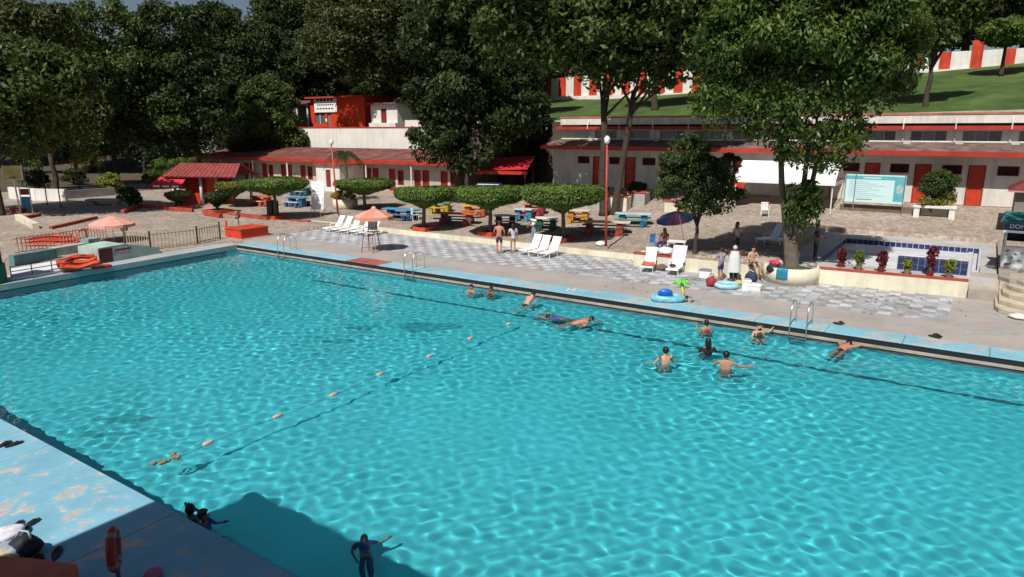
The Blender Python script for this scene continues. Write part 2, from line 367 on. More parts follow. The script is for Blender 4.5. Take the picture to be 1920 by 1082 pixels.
def grid_slab(name, u0, u1, v0, v1, z, t, mat, parent=None, kind='structure', bevel=.015):
    o = MB().box(u0, u1, v0, v1, z - t, z).build(name, mat, parent, bevel=bevel)
    if kind: tag(o, kind=kind)
    return o
deck = grid_slab('pool_deck', -1, 62, .95, CURB, 0, .25, conc_blue)
# joints of the coping: slabs of 2.4 m side by side, one of them red under the guard chair
cz = [-.02 + k * 2.3 for k in range(21)]
red_c = M('worn_red_paint', (.38, .12, .11), .7, .25, 1.5, .3, 20, dirt=.3)
for k in range(20):
    a, b = cz[k] + .006, cz[k + 1] - .006
    mid = (a + b) / 2
    MB().box(a, b, -.16, .944, -.03, .012).build('coping_slab', red_c if 8.5 < mid < 11.2 else coping_m, deck, bevel=.012)
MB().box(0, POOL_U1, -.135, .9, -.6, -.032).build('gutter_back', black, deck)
MB().box(0, POOL_U1, -.21, -.137, -.28, -.20).build('gutter_lip', M('gutter_lip', (.42, .36, .32), .8, .15, 2, dirt=.3), deck)
dn = grid_slab('near_deck', -1, 62, -32, POOL_V0 - 2.6, 0, .25, near_m)
for k_, (a_, b_) in enumerate(zip([-1, 3.2, 7.4, 11.6, 15.8, 20.1, 24.9, 29.5, 34, 38.5, 43, 50], [3.2, 7.4, 11.6, 15.8, 20.1, 24.9, 29.5, 34, 38.5, 43, 50, 62])):
    MB().box(a_ + .008, b_ - .008, POOL_V0 - 2.59, POOL_V0 + .02, -.25, .002 * (k_ % 2)).build('deck_slab', near_m, dn, bevel=.014)
MB().box(-1, 62, POOL_V0 - 2.59, POOL_V0 - .1, -.3, -.06).build('joint_fill', M('joint_dark', (.06, .06, .06), .9), dn)
dl = tag(MB().prism([(-1.9, -.16), (.02, -.16), (1.5, POOL_V0), (-1.9, POOL_V0)], -.27, .012).build('side_deck', deck_mat('grey_blue_concrete', (.36, .40, .42), (.46, .43, .40), .54, .6), bevel=.015), kind='structure')
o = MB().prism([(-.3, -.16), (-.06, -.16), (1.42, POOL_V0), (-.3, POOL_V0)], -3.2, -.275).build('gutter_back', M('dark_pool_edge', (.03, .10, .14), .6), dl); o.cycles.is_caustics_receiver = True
grid_slab('pool_end_deck', POOL_U1, 62, POOL_V0, .95, -.002, .25, conc_blue)
# checkered tiles
tw = M('white_deck_tile', (.56, .555, .57), .5, .22, 1.9, dirt=.35, rnd=.28); tb = M('blue_grey_deck_tile', (.40, .425, .485), .5, .22, 1.9, dirt=.35, rnd=.25)
tiles = []
ts = .45
for i in range(int((36.2 + 4.2) / ts)):
    for j in range(int((CURB - 3.5) / ts)):
        u = -.9 + i * ts; v = 3.45 + j * ts
        if u + ts > 35.8 or u < -.95: continue
        jj = (i + j) % 2
        tiles.append((u, v, jj))
tiles.sort(key=lambda t: (t[0] - CAM.x) ** 2 + (t[1] - CAM.y) ** 2)
tm = [MB().box(.006, ts - .006, .006, ts - .006, 0, .012).build('deck_tile', m, deck) for m in (tw, tb)]
first = [True, True]; rest = [MB(), MB()]
rt_ = random.Random(3)
for n_, (u, v, jj) in enumerate(tiles):
    if n_ < 290:
        o = tm[jj] if first[jj] else kid(tm[jj], deck, (0, 0, 0)); first[jj] = False
        o.location = (u, v, .001 + rt_.random() * .004)
    else: rest[jj].box(u + .006, u + ts - .006, v + .006, v + ts - .006, .001, .013)
for jj in (0, 1): tag(rest[jj].build('deck_tile_field', (tw, tb)[jj], deck), kind='stuff')

# ---------------------------------------------------------------- kerbs and low walls
def wall_run(name, label, pts, h0, h1, t, mat, capmat=None, cat='wall', cap=.06, group=None):
    """low wall along pts (x, y, zbase); body plus optional cap"""
    t_ = thing(name, label, cat, pts[0], 0, group); o = Vector(pts[0]); b = MB(); c = MB()
    for p, q in zip(pts[:-1], pts[1:]):
        p, q = Vector(p) - o, Vector(q) - o; d = (q - p).normalized(); nrm = Vector((-d.y, d.x, 0)) * t / 2
        def pr(mb, e, lo, hi):
            n2 = nrm * e; 
            mb.add([p - n2 + Vector((0, 0, lo)), q - n2 + Vector((0, 0, lo)), q + n2 + Vector((0, 0, lo)), p + n2 + Vector((0, 0, lo)), p - n2 + Vector((0, 0, hi)), q - n2 + Vector((0, 0, hi)), q + n2 + Vector((0, 0, hi)), p + n2 + Vector((0, 0, hi))],
                   [(3, 2, 1, 0), (4, 5, 6, 7), (0, 1, 5, 4), (1, 2, 6, 5), (2, 3, 7, 6), (3, 0, 4, 7)])
        pr(b, 1, -h0, h1)
        if capmat: pr(c, 1.15, h1 + .002, h1 + cap)
    b.build('body', mat, t_)
    if capmat: c.build('cap', capmat, t_)
    return t_
wall_run('kerb', 'long low cream kerb between the checkered tiles and the cobbles', [(-3.5, CURB, 0), (21.6, CURB, 0)], .1, .27, .22, cream)
# cream planter walls by the tiles, round planter, terrace with the small pool
red_cap = M('red_cap_paint', (.42, .06, .04), .6, .2, 2, .1, 30, dirt=.2)
t = thing('planter_wall', 'cream planter wall with a red top behind the sunbed with the orange towel', 'wall', (21.95, 7.1, 0))
MB().box(0, 2.6, 0, .25, 0, .58).build('body', cream, t, bevel=.01); MB().box(-.03, 2.63, -.03, .28, .583, .65).build('cap', red_cap, t)
MB().box(0, .25, .26, 1.25, 0, .56).build('side', cream, t)
wall_run('planter_wall', 'plain cream retaining wall behind the pile of bags and clothes', [(24.6, 7.05, 0), (28.1, 6.9, 0)], .05, .62, .25, cream)
soil_d = M('planter_soil', (.09, .085, .05), .95, .3, 3, .6, 20)
MB().prism([(22.2, 7.36), (28.1, 7.06), (28.6, CURB + .1), (22.2, CURB + .1)], .05, .5).build('planted_bed', cobble_mat()).__setitem__('kind', 'structure')
t = thing('round_planter', 'round cream planter of the big mango tree', 'planter', (29.35, 7.55, 0))
MB().lathe([(1.18, 0), (1.18, .72), (.98, .72), (.98, .3)], 28).build('body', cream, t, True); MB().lathe([(.97, .3), (.97, .6), (.5, .66), (0.01, .68)], 24).build('soil', M('grassy_soil', (.06, .085, .03), .95, .4, 4, .6, 20), t, True)
wall_run('retaining_wall', 'long cream wall with red edge below the red and green shrubs', [(30.45, 7.78, 0), (35.95, 8.32, 0)], .05, .66, .25, cream, red_cap)
terr = MB()
pale = M('pale_terrace_concrete', (.46, .44, .43), .8, .15, .8, .2, 20, dirt=.2)
terr.prism([(28.6, 8.0), (30.4, 7.92), (35.9, 8.46), (36.9, 8.5), (36.9, 9.3), (28.6, 9.3)], .25, .70)
terr.box(28.6, 29.9, 9.3, 17.8, .25, .70); terr.box(36.3, 36.9, 9.3, 17.8, .25, .70); terr.box(28.6, 36.9, 17.8, 19.9, .25, .70)
tag(terr.build('terrace', pale), kind='structure')
kp = tag(MB().box(29.9, 36.3, 9.3, 17.8, .2, .42).build('wading_pool', M('wading_pool_floor', (.62, .62, .66), .6, .1, 1, dirt=.2)), kind='structure')
navy = M('navy_glazed_tile', (.02, .035, .13), .2, .35, 5, spec=.6); grout = M('grout', (.5, .5, .5), .8)
MB().box(29.88, 36.32, 17.70, 17.79, .42, .69).box(29.905, 30.0, 9.3, 17.7, .42, .69).box(36.2, 36.295, 12.3, 17.7, .42, .69).build('grout_band', grout, kp)
tl = MB().box(.008, .252, -.012, 0, .008, .252).build('pool_tile', navy, kp); tl.location = (30.02, 17.698, .425); 
for i in range(1, 23): kid(tl, kp, (30.02 + i * .27, 17.698, .425))
for i in range(30): kid(tl, kp, (30.002, 9.4 + i * .27, .425), PI / 2)
for i in range(19): kid(tl, kp, (36.198, 17.6 - i * .27, .425), -PI / 2)
MB().box(30.6, 35.6, 14.6, 16.9, .421, .53).build('step', M('wading_pool_floor', (.6, .6, .6)), kp, bevel=.01)
# raised tiled corner wall of the wading pool
t = thing('tiled_wall', 'low wall of glazed navy tiles at the corner of the wading pool', 'wall', (0, 0, 0))
MB().box(33.3, 35.8, 9.1, 9.28, .703, 1.28).box(35.8, 35.98, 9.1, 12.2, .703, 1.28).build('core', grout, t)
for i in range(10):
    for j in range(2): kid(tl, t, (33.32 + i * .255, 9.098, .735 + j * .265))
for i in range(11):
    for j in range(2): kid(tl, t, (35.982, 9.15 + i * .27, .735 + j * .265), PI / 2)
for i in range(10): c = kid(tl, t, (33.32 + i * .255, 9.06, 1.285)); c.rotation_euler = (PI / 2 * -1, 0, 0); c.location.y = 9.07 ; c.location.z = 1.283
wall_run('kerb', 'red painted kerb behind the wading pool terrace', [(28.2, 20.15, .7), (37.2, 20.3, .7)], .1, .28, .3, M('kerb_red', (.33, .06, .05), .7, .2, 1, dirt=.2))
# landing, curved steps and booth
land = MB().prism([(36.95, 9.2), (37.3, 8.6), (46, 8.6), (46, 20), (36.95, 20)], .3, .84); tag(land.build('landing', concrete), kind='structure')
t = thing('curved_steps', 'weathered concrete steps curving up from the pool deck to the booth', 'steps', (41.2, 11.2, 0))
for k, R_ in enumerate([6.6, 6.05, 5.5, 4.95, 4.5]):
    pts = [(max(-4.3 + .1 * k, R_ * math.cos(a)), R_ * math.sin(a)) for a in [PI * (1.0 + .5 * i / 16) for i in range(17)]] + [(4, -R_), (4, 0)]
    pts = [(x, min(y, -1.0)) if y > -1.0 else (x, y) for x, y in pts]
    MB().prism(pts, .0 if k == 0 else .17 * k + .001, .17 * (k + 1)).build('step', M('worn_step_concrete', (.52, .45, .35), .85, .2, 1.2, .4, 20, dirt=.3), t, bevel=.02)
t = thing('ramp', 'worn concrete ramp climbing beside the long cream wall', 'ramp', (36.0, 7.9, 0))
MB().add([(.0, .1, .42), (.98, .1, .42), (.98, 1.9, .8), (.0, 1.9, .8), (0, .1, 0), (.98, .1, 0), (.98, 1.9, 0), (0, 1.9, 0)], [(0, 1, 2, 3), (4, 5, 1, 0), (7, 4, 0, 3), (5, 6, 2, 1)]).build('slope', concrete, t)
# ---------------------------------------------------------------- right building: two-storey row of rooms
def holed(mb, u0, u1, z0, z1, v0, v1, holes):
    xs = sorted(set([u0, u1] + [h for a in holes for h in a[:2]]))
    for a, b in zip(xs[:-1], xs[1:]):
        if b - a < 1e-6: continue
        cuts = sorted((h[2], h[3]) for h in holes if h[0] <= a + 1e-6 and h[1] >= b - 1e-6); z = z0
        for c, d in cuts:
            if c > z: mb.box(a, b, v0, v1, z, c)
            z = d
        if z < z1: mb.box(a, b, v0, v1, z, z1)
mossy = M('mossy_roof', (.17, .115, .10), .95, .5, 1.4, .6, 9, c2=(.30, .20, .18), dirt=.45)
fascia_m = M('fascia_red', (.46, .04, .025), .6, .15, 1.2, dirt=.3)
louv = M('dark_louvre', (.07, .018, .018), .5, .3, 2)
U0, U1 = 6.0, 47.0
bt = thing('motel_building', 'white two-storey row of rooms with red doors and red fascias', 'building', (0, VF, 0))
ZB = 2.1; sp = 2.78; doors = []; wins = []; upw = []
k = 0
for k in range(15):
    d0 = 35.53 - 2.82 * k + 2.82 * 4
    if d0 - 2.3 < U0 or d0 > U1 - 1: continue
    doors.append((d0 - .45, d0 + .45, ZB, ZB + 2.42)); wins.append((d0 - 1.82, d0 - .76, ZB + 1.83, ZB + 2.4)); upw.append((d0 - 1.03, d0 + .97, 5.92, 6.5))
mb = MB(); holed(mb, U0, U1, ZB, 5.35, 0, .2, doors + wins); mb.box(U0, U0 + .2, .2, 5, 1.5, 5.35).box(U1 - .2, U1, .2, 5, 1.5, 5.35); mb.build('wall', M('motel_wall', (.70, .665, .63), .7, .07, .8, .15, 20, dirt=.15, streak=.16), bt)
MB().box(U0 + .2, U1 - .2, .9, 1.0, ZB, 5.3).build('inner_wall', M('room_interior', (.12, .1, .1)), bt)
for d in doors:
    o = MB().box(d[0] + .09, d[1] - .09, .07, .12, d[2] + .02, d[3] - .09).build('door', orange_red, bt)
    MB().box(d[0] + .2, d[1] - .2, .055, .068, d[2] + 1.25, d[3] - .28).box(d[0] + .2, d[1] - .2, .055, .068, d[2] + .2, d[2] + 1.1).build('panel', red, o); MB().sphere((d[1] - .16, .04, d[2] + 1.05), .035).build('handle', steel, o)
    MB().box(d[0], d[0] + .088, -.02, .14, d[2], d[3]).box(d[1] - .088, d[1], -.02, .14, d[2], d[3]).box(d[0] + .09, d[1] - .09, -.02, .14, d[3] - .088, d[3]).build('door_frame', M('frame_red', (.3, .035, .03), .6, .2), bt)
for d in wins:
    o = MB().box(d[0], d[1], .1, .13, d[2], d[3]).build('window', louv, bt)
    MB().box(d[0], d[1], -.015, .09, d[2], d[2] + .05).box(d[0], d[1], -.015, .09, d[3] - .05, d[3]).box(d[0], d[0] + .05, -.015, .09, d[2] + .052, d[3] - .052).box(d[1] - .05, d[1], -.015, .09, d[2] + .052, d[3] - .052).build('frame', dark_red, o)
    for q in range(5): MB().cbox(((d[0] + d[1]) / 2, .06, d[2] + .1 + q * .095), (d[1] - d[0] - .11, .07, .012), Euler((.7, 0, 0)).to_matrix()).build('louvre', louv, o)
# plinth, sloped lower roof with fascia, upper floor
MB().box(U0, U1, -.5, -.002, 1.4, 1.98).build('plinth', M('plinth', (.58, .5, .4), .8, .1, 1, .2, 20, dirt=.25), bt); MB().box(U0, U1, -.03, -.004, 1.985, 2.12).build('skirting', dark_red, bt)
MB().slab((U0 - .4, -1.35, 5.34), (U1 + .4, -1.35, 5.34), (U1 + .4, 1.28, 5.80), (U0 - .4, 1.28, 5.80), .1).build('lower_roof', mossy, bt)
MB().box(U0 - .42, U1 + .42, -1.42, -1.355, 5.06, 5.345).build('fascia', fascia_m, bt)
MB().slab((U0 - .4, -1.35, 5.2), (U1 + .4, -1.35, 5.2), (U1 + .4, -.003, 5.3), (U0 - .4, -.003, 5.3), .06).build('soffit', M('soffit', (.55, .47, .42), .8, .1, 1, dirt=.3), bt)
mb = MB(); holed(mb, U0, U1, 5.7, 6.75, 1.3, 1.5, upw); mb.build('upper_wall', white, bt)
MB().box(U0, U1, 1.26, 1.298, 5.82, 5.87).build('sill_band', white, bt)
rw = random.Random(5)
for d in upw:
    o = MB().box(d[0], d[1], 1.42, 1.44, d[2], d[3]).build('window', glassdark, bt)
    w3 = (d[1] - d[0]) / 3
    for q in range(3):
        g_ = rw.choice([(.16, .15, .18), (.28, .27, .31), (.10, .09, .10), (.22, .21, .24)])
        MB().box(d[0] + q * w3 + .035, d[0] + (q + 1) * w3 - .035, 1.405, 1.415, d[2] + .04, d[3] - .04).build('pane', cm(g_, rough=.18, var=.3, scale=1.2, spec=.6), o)
    f_ = MB()
    for q in range(4): MB().box(d[0] + q * w3 - .03 + (.03 if q == 0 else 0) - (.03 if q == 3 else 0), d[0] + q * w3 + .03 + (.03 if q == 0 else 0) - (.03 if q == 3 else 0), 1.34, 1.40, d[2], d[3]).build('mullion', M('window_frame_grey', (.4, .38, .38), .5), o)
    b_ = MB()
    for q in range(15): b_.box(d[0] + .06 + q * .135, d[0] + .072 + q * .135, 1.31, 1.322, d[2], d[3])
    b_.build('grille', M('grille', (.3, .29, .3), .5), o)
MB().slab((U0 - .3, .85, 6.72), (U1 + .3, .85, 6.72), (U1 + .3, 1.6, 6.93), (U0 - .3, 1.6, 6.93), .09).build('upper_roof', mossy, bt)
MB().box(U0 - .32, U1 + .32, .78, .845, 6.60, 6.83).build('fascia', fascia_m, bt)
MB().box(U0, U1, 1.1, 1.4, 6.99, 7.50).build('parapet', M('parapet', (.74, .71, .66), .7, .08, 1, dirt=.2, streak=.2), bt); MB().box(U0 - .03, U1 + .03, 1.06, 1.44, 7.503, 7.62).build('parapet_cap', M('cap_pink_red', (.5, .16, .13), .7, .25, 1.2, dirt=.3), bt)
MB().box(U0, U1, 1.4, 5.2, 7.2, 7.3).build('flat_roof', mossy, bt)
for d in upw:
    u = d[0] - .39
    MB().tube([(u, 1.05, 7.3), (u, .74, 7.0), (u, .73, 6.62)], .035, 6).build('downpipe', white, bt); MB().tube([(u, 1.22, 6.6), (u, 1.22, 5.85)], .03, 6).build('downpipe', white, bt)
    if rw.random() < .6: MB().box(u + .1, u + .5, .75, 1.0, 5.72, 5.92).build('roof_box', M('grey_box', (.55, .5, .48), .7), bt)
# ---------------------------------------------------------------- left building: low row with mossy red roof
lt = thing('low_building', 'low pale building with mossy red roof and many dark red doors behind the clipped trees', 'building', (0, VF, 0))
A0, A1 = -44.0, -3.0; hs = []; u = -42.5; kk = 0
while u < -6:
    hs.append((u, u + .85, .65, 2.85)); hs.append((u + 1.15, u + 1.95, 1.3, 2.75) if kk % 2 else (u + 1.05, u + 1.9, .65, 2.85)); u += 3.3; kk += 1
mb = MB(); holed(mb, A0, A1, .4, 3.3, 0, .2, hs); mb.box(A0, A0 + .2, .2, 6, .4, 3.3).box(A1 - .2, A1, .2, 6, .4, 3.6); mb.build('wall', M('low_wall', (.52, .47, .44), .75, .1, .6, .2, 15, dirt=.25), lt)
for d in hs:
    o = MB().box(d[0] + .06, d[1] - .06, .09, .13, d[2] + .01, d[3] - .06).build('door' if d[2] < 1 else 'window', dark_red if d[2] < 1 else louv, lt)
    MB().box(d[0], d[0] + .058, -.02, .14, d[2], d[3]).box(d[1] - .058, d[1], -.02, .14, d[2], d[3]).box(d[0] + .06, d[1] - .06, -.02, .14, d[3] - .058, d[3]).build('frame', red, o)
redroof = M('mossy_red_roof', (.17, .06, .05), .95, .5, 1.1, .6, 8, c2=(.33, .12, .10), dirt=.5)
MB().slab((A0 - .5, -1.1, 3.5), (A1 + .5, -1.1, 3.75), (A1 + .5, 5.5, 4.65), (A0 - .5, 5.5, 4.5), .14).build('roof', redroof, lt)
MB().add([(A0 - .5, -1.16, 3.15), (A1 + .5, -1.16, 3.4), (A1 + .5, -1.105, 3.4), (A0 - .5, -1.105, 3.15), (A0 - .5, -1.16, 3.5), (A1 + .5, -1.16, 3.75), (A1 + .5, -1.105, 3.75), (A0 - .5, -1.105, 3.5)], [(3, 2, 1, 0), (4, 5, 6, 7), (0, 1, 5, 4), (1, 2, 6, 5), (2, 3, 7, 6), (3, 0, 4, 7)]).build('fascia', fascia_m, lt)
for u in (-39, -33, -27, -21, -15, -9): MB().tube([(u, -.95, .4), (u, -.95, 3.3)], .08, 8).build('post', white, lt)
t = thing('annex', 'white flat-fronted room with a narrow dark door beside the palm', 'building', (-19.5, 22.6, .55))
mb = MB(); holed(mb, 0, 3.4, 0, 2.6, 0, .2, [(1.4, 2.1, .5, 2.2)]); mb.box(0, .2, .2, 3.2, 0, 2.6).box(3.2, 3.4, .2, 3.2, 0, 2.6); mb.build('wall', white, t); MB().box(-.2, 3.6, -.2, 3.3, 2.605, 2.75).build('roof', red_cap, t); MB().box(1.42, 2.08, .08, .13, .52, 2.18).build('door', dark_red, t)
# retaining wall and the red building above it
t = thing('retaining_wall', 'tall white wall above the red roof, below the red building', 'wall', (-56, 33, 0))
MB().box(0, 44, 0, .3, 3.4, 6.78).build('body', M('retaining_white', (.78, .74, .70), .75, .05, .6, .15, 12, dirt=.1, streak=.12), t); MB().box(-.02, 44.02, -.05, .35, 6.783, 6.9).build('cap', red_cap, t); MB().box(39, 42.2, .1, .5, 6.905, 7.6).build('block', white, t)
t = thing('red_building', 'bright red building with a white banner above the white wall', 'building', (-35.6, 36, 6.85))
mb = MB(); holed(mb, 0, 9.6, 0, 3.5, 0, .25, [(.7, 2.6, .5, 1.7), (3.0, 3.7, 0, 1.9)]); mb.box(0, .25, .25, 5, 0, 3.5).box(9.35, 9.6, .25, 5, 0, 3.5); 
mb.build('wall', M('bright_red_wall', (.60, .05, .015), .6, .1, 1, dirt=.12), t)
o = MB().box(.7, 2.6, .12, .15, .5, 1.7).build('window', glassdark, t); MB().box(1.6, 1.68, .05, .115, .5, 1.7).box(.7, 2.6, .05, .115, .44, .498).build('frame', white, o)
MB().box(3.0, 3.7, .12, .16, 0, 1.9).build('door', M('door_grey_red', (.3, .12, .12), .5), t); MB().box(2.7, 2.95, -.03, -.003, .7, 1.1).build('notice', plastic, t); MB().box(-.3, 9.9, -.6, 5.2, 3.505, 3.7).build('roof', red_cap, t)
t = thing('banner', 'white banner with two lines of black lettering on the red building', 'banner', PV(590, 211, 35.85) )
wB = (PV(632, 211, 35.85) - t.location).x; hB = PV(590, 183, 35.85).z - t.location.z
MB().box(0, wB, 0, .02, 0, hB).build('sheet', plastic, t); ink = M('ink', (.03, .03, .04), .6)
for (y0, hh, n_) in ((.74, .26, 5), (.45, .11, 8), (.2, .11, 6)):
    for q in range(n_): MB().box(wB * (.12 + .76 * q / n_), wB * (.12 + .76 * (q + .72) / n_), -.006, -.002, hB * y0, hB * (y0 + hh * .8)).build('letter', ink, t)
t = thing('shaded_room', 'shaded white room with a dark red door on the upper terrace', 'building', (-24.6, 35.6, 6.85))
mb = MB(); holed(mb, 0, 4.2, 0, 2.6, 0, .2, [(1.6, 2.5, 0, 2.1)]); mb.box(0, .2, .2, 4, 0, 2.6).box(4.0, 4.2, .2, 4, 0, 2.6); mb.build('wall', white, t); MB().box(1.62, 2.48, .08, .13, 0, 2.08).build('door', dark_red, t); MB().box(-.3, 4.5, -.5, 4, 2.605, 2.75).build('roof', mossy, t); MB().box(0, 4.2, -.4, -.05, 0, .5).build('bench', white, t)
t = thing('veranda', 'dim veranda with pale posts left of the red building', 'building', (-42.6, 36.2, 6.85))
for u in (0, 2.1, 4.2, 6.2): MB().tube([(u, 0, 0), (u, 0, 2.9)], .12, 8).build('post', white, t)
MB().slab((-.4, -.5, 3.0), (6.7, -.5, 3.0), (6.7, 4, 3.6), (-.4, 4, 3.6), .12).build('roof', redroof, t); MB().box(-.2, 6.4, 3.5, 3.7, 0, 3.1).build('back_wall', M('grey_wall', (.4, .38, .38), .8), t)
t = thing('pavilion', 'small pavilion with a white canopy under the trees at the far left of the terrace', 'pavilion', (-51.5, 37.5, 6.8))
for a, b in ((-1.2, -1.2), (1.2, -1.2), (1.2, 1.2), (-1.2, 1.2)): MB().tube([(a, b, 0), (a, b, 2)], .06, 6).build('post', white, t)
MB().add([(-1.5, -1.5, 1.9), (1.5, -1.5, 1.9), (1.5, 1.5, 1.9), (-1.5, 1.5, 1.9), (-1.2, -1.2, 2.5), (1.2, -1.2, 2.5), (1.2, 1.2, 2.5), (-1.2, 1.2, 2.5)], [(0, 1, 5, 4), (1, 2, 6, 5), (2, 3, 7, 6), (3, 0, 4, 7), (4, 5, 6, 7)]).build('canopy', plastic, t); MB().lathe([(1.0, 2.5), (.5, 2.8), (.05, 3.1), (.03, 3.7)], 8).build('finial', dark_red, t)
# ---------------------------------------------------------------- striped walls on the hill
def striped(label, u0, u1, vv, zfun, h, pitch, tall=(), wr=(1, 1)):
    t = thing('striped_wall', label, 'wall', (u0, vv, 0)); u = u0; k = 0
    while u < u1:
        z = zfun(u + pitch / 2); hh = h + (.9 if k in tall else 0)
        pw = pitch * (wr[k % 2])
        MB().box(u - u0, u - u0 + pw, -.02 * (k % 2), .3, z - 1.2, z + hh).build('panel', M('stripe_red', (.58, .055, .025), .65, .15, 1.5, dirt=.2, streak=.3) if k % 2 else white, t); u += pw; k += 1
    MB().box(0, u - u0, -.25, -.06, zfun(u0) - 1.4, min(zfun(u0), zfun(u1)) + .12).build('footing', white, t)
striped('red and white striped wall at the top of the lawn beyond the long white building', 24.5, 48, 55, lambda u: 12.0, 1.7, 1.15, (7,), (1.35, .8))
striped('red and white striped wall glimpsed between trunks up the lawn', -20.5, 9.5, 55, lambda u: 10.75 + .03 * (u + 15), 2.1, 1.1)
wall_run('kerb', 'pale stone edging along the bottom of the lawn', [(-11, 31.0, 7.15), (20, 31.0, 7.4), (47, 31.0, 7.85)], .3, .14, .3, M('stone_edge', (.5, .46, .42), .85, .2, 1.5, dirt=.3))
# ---------------------------------------------------------------- trees
def crown_np(rng, ells, nleaf, ll, lw, droop=.2, tight=.30, ncl=60, fill=.22):
    C = []; vol = np.array([e[1][0] * e[1][1] * e[1][2] for e in ells]) ** .7; vol /= vol.sum()
    for (c, r), fr in zip(ells, vol):
        n_ = max(8, int(ncl * fr)); d = rng.normal(size=(n_, 3)); d /= np.linalg.norm(d, axis=1)[:, None]
        d[:, 2] = np.where(d[:, 2] < -.55, -d[:, 2], d[:, 2]); q = rng.uniform(.35, 1, n_) ** .5
        p = np.array(c) + d * np.array(r) * q[:, None] * .84
        cr = min(r) * tight * rng.uniform(.65, 1.35, n_); C.append(np.c_[p, cr])
    nfill = int(nleaf * fill); C = np.vstack(C); wts = C[:, 3] ** 2; wts /= wts.sum(); ci = rng.choice(len(C), nleaf, p=wts)
    d = rng.normal(size=(nleaf, 3)); d[:, 2] += .25; d /= np.linalg.norm(d, axis=1)[:, None]
    p = C[ci, :3] + d * (C[ci, 3] * rng.uniform(.25, 1.0, nleaf) ** .5)[:, None] * np.array([1.15, 1.15, .85])
    ei = rng.choice(len(ells), nfill, p=vol); ec = np.array([e[0] for e in ells]); er = np.array([e[1] for e in ells]); qd = rng.normal(size=(nfill, 3)); qd /= np.linalg.norm(qd, axis=1)[:, None]
    p[:nfill] = ec[ei] + qd * er[ei] * (rng.random(nfill)[:, None] ** .4) * .9
    nn = d * .8 + rng.normal(size=(nleaf, 3)) * .55 + np.array([0, 0, .35]); nn /= np.linalg.norm(nn, axis=1)[:, None]
    a = rng.normal(size=(nleaf, 3)) + np.array([0, 0, -droop * 3]); a -= nn * (a * nn).sum(1)[:, None]; a /= np.linalg.norm(a, axis=1)[:, None]
    b = np.cross(nn, a); s = rng.uniform(.65, 1.3, nleaf)[:, None]
    V = np.stack([p - a * ll * s * .5, p + b * lw * s * .5 - a * ll * s * .05, p + a * ll * s * .5, p - b * lw * s * .5 - a * ll * s * .05], 1).reshape(-1, 3)
    return V, np.arange(nleaf * 4).reshape(-1, 4), C
def limbs(mb, base, top, r0, targets, rnd, bend=.3):
    pts = [Vector(base), Vector(base).lerp(Vector(top), .33) + Vector((rnd.uniform(-bend, bend), rnd.uniform(-bend, bend), 0)), Vector(base).lerp(Vector(top), .66) + Vector((rnd.uniform(-bend, bend), rnd.uniform(-bend, bend), 0)), Vector(top)]
    mb.tube([pts[0] - Vector((0, 0, .15)), pts[0] + (pts[1] - pts[0]) * .12] + pts[1:], [r0 * 1.5, r0 * 1.05, r0 * .85, r0 * .75, r0 * .62], 10)
    for tg in targets:
        tg = Vector(tg); s = pts[2].lerp(pts[3], rnd.uniform(.3, 1)); tg = s.lerp(tg, .8); m = s.lerp(tg, .5) + Vector((rnd.uniform(-.3, .3), rnd.uniform(-.3, .3), rnd.uniform(0, .5)))
        mb.tube([s, m, tg], [r0 * .38, r0 * .22, r0 * .06], 7)
L_DARK = leaf_mat('dark_foliage', (.016, .028, .009), (.072, .11, .03), .28)
L_MID = leaf_mat('green_foliage', (.024, .045, .010), (.115, .165, .04), .3)
L_OLIVE = leaf_mat('olive_foliage', (.028, .042, .014), (.115, .135, .045), .28)
L_MANGO = leaf_mat('mango_foliage', (.018, .038, .007), (.125, .19, .034), .25, .8, .45)
L_TOP = leaf_mat('clipped_foliage', (.045, .09, .015), (.15, .22, .04), .2, 1.2)
L_YEL = leaf_mat('yellow_green_foliage', (.16, .18, .02), (.38, .34, .04), .25, 1.2)
L_RED = leaf_mat('red_foliage', (.09, .012, .02), (.26, .03, .045), .3, 2)
L_LIME = leaf_mat('lime_foliage', (.10, .15, .02), (.28, .32, .06), .3, 2)
def lat(base, a, b, h): return Vector(base) + RT * a + FWH * b + Vector((0, 0, h))
def tree(name, label, base, ells, nleaf, ll, lw, mat, r0, trunk_top, seed, droop=.2, ncl=60, tight=.3, group=None, bk=None, extra=None):
    """ells: (lateral, depth, height above base, radii (lateral, depth, vertical)) in metres"""
    rng = np.random.default_rng(seed); rnd = random.Random(seed); base = Vector(base)
    t = thing(name, label, 'tree', base, YAW, group)      # local x = across the view, y = along it
    E = [((a, b, h), r) for a, b, h, r in ells]
    V, F_, C = crown_np(rng, E, nleaf, ll, lw, droop, tight, ncl); npmesh('crown', V, F_, mat, t)
    mb = MB(); tg = [C[i, :3] for i in rng.choice(len(C), min(12, len(C)), replace=False)]
    ex = extra or [(0, 0, 0, 0, trunk_top, r0)]
    for i_, (bx, by, tx, ty, tz, rr) in enumerate(ex):
        limbs(mb, (bx, by, 0), (tx, ty, tz), rr, (tg if len(ex) == 1 else [] if len(ex) == 4 and i_ == 0 else [q for q in tg if q[2] > tz][i_::len(ex)]), rnd, rr * .7)
    mb.build('trunk', bk or bark, t, True)
    return t
def gp(x, y, v): 
    q = PV(x, y, v); return Vector((q.x, v, gz(q.x, v)))
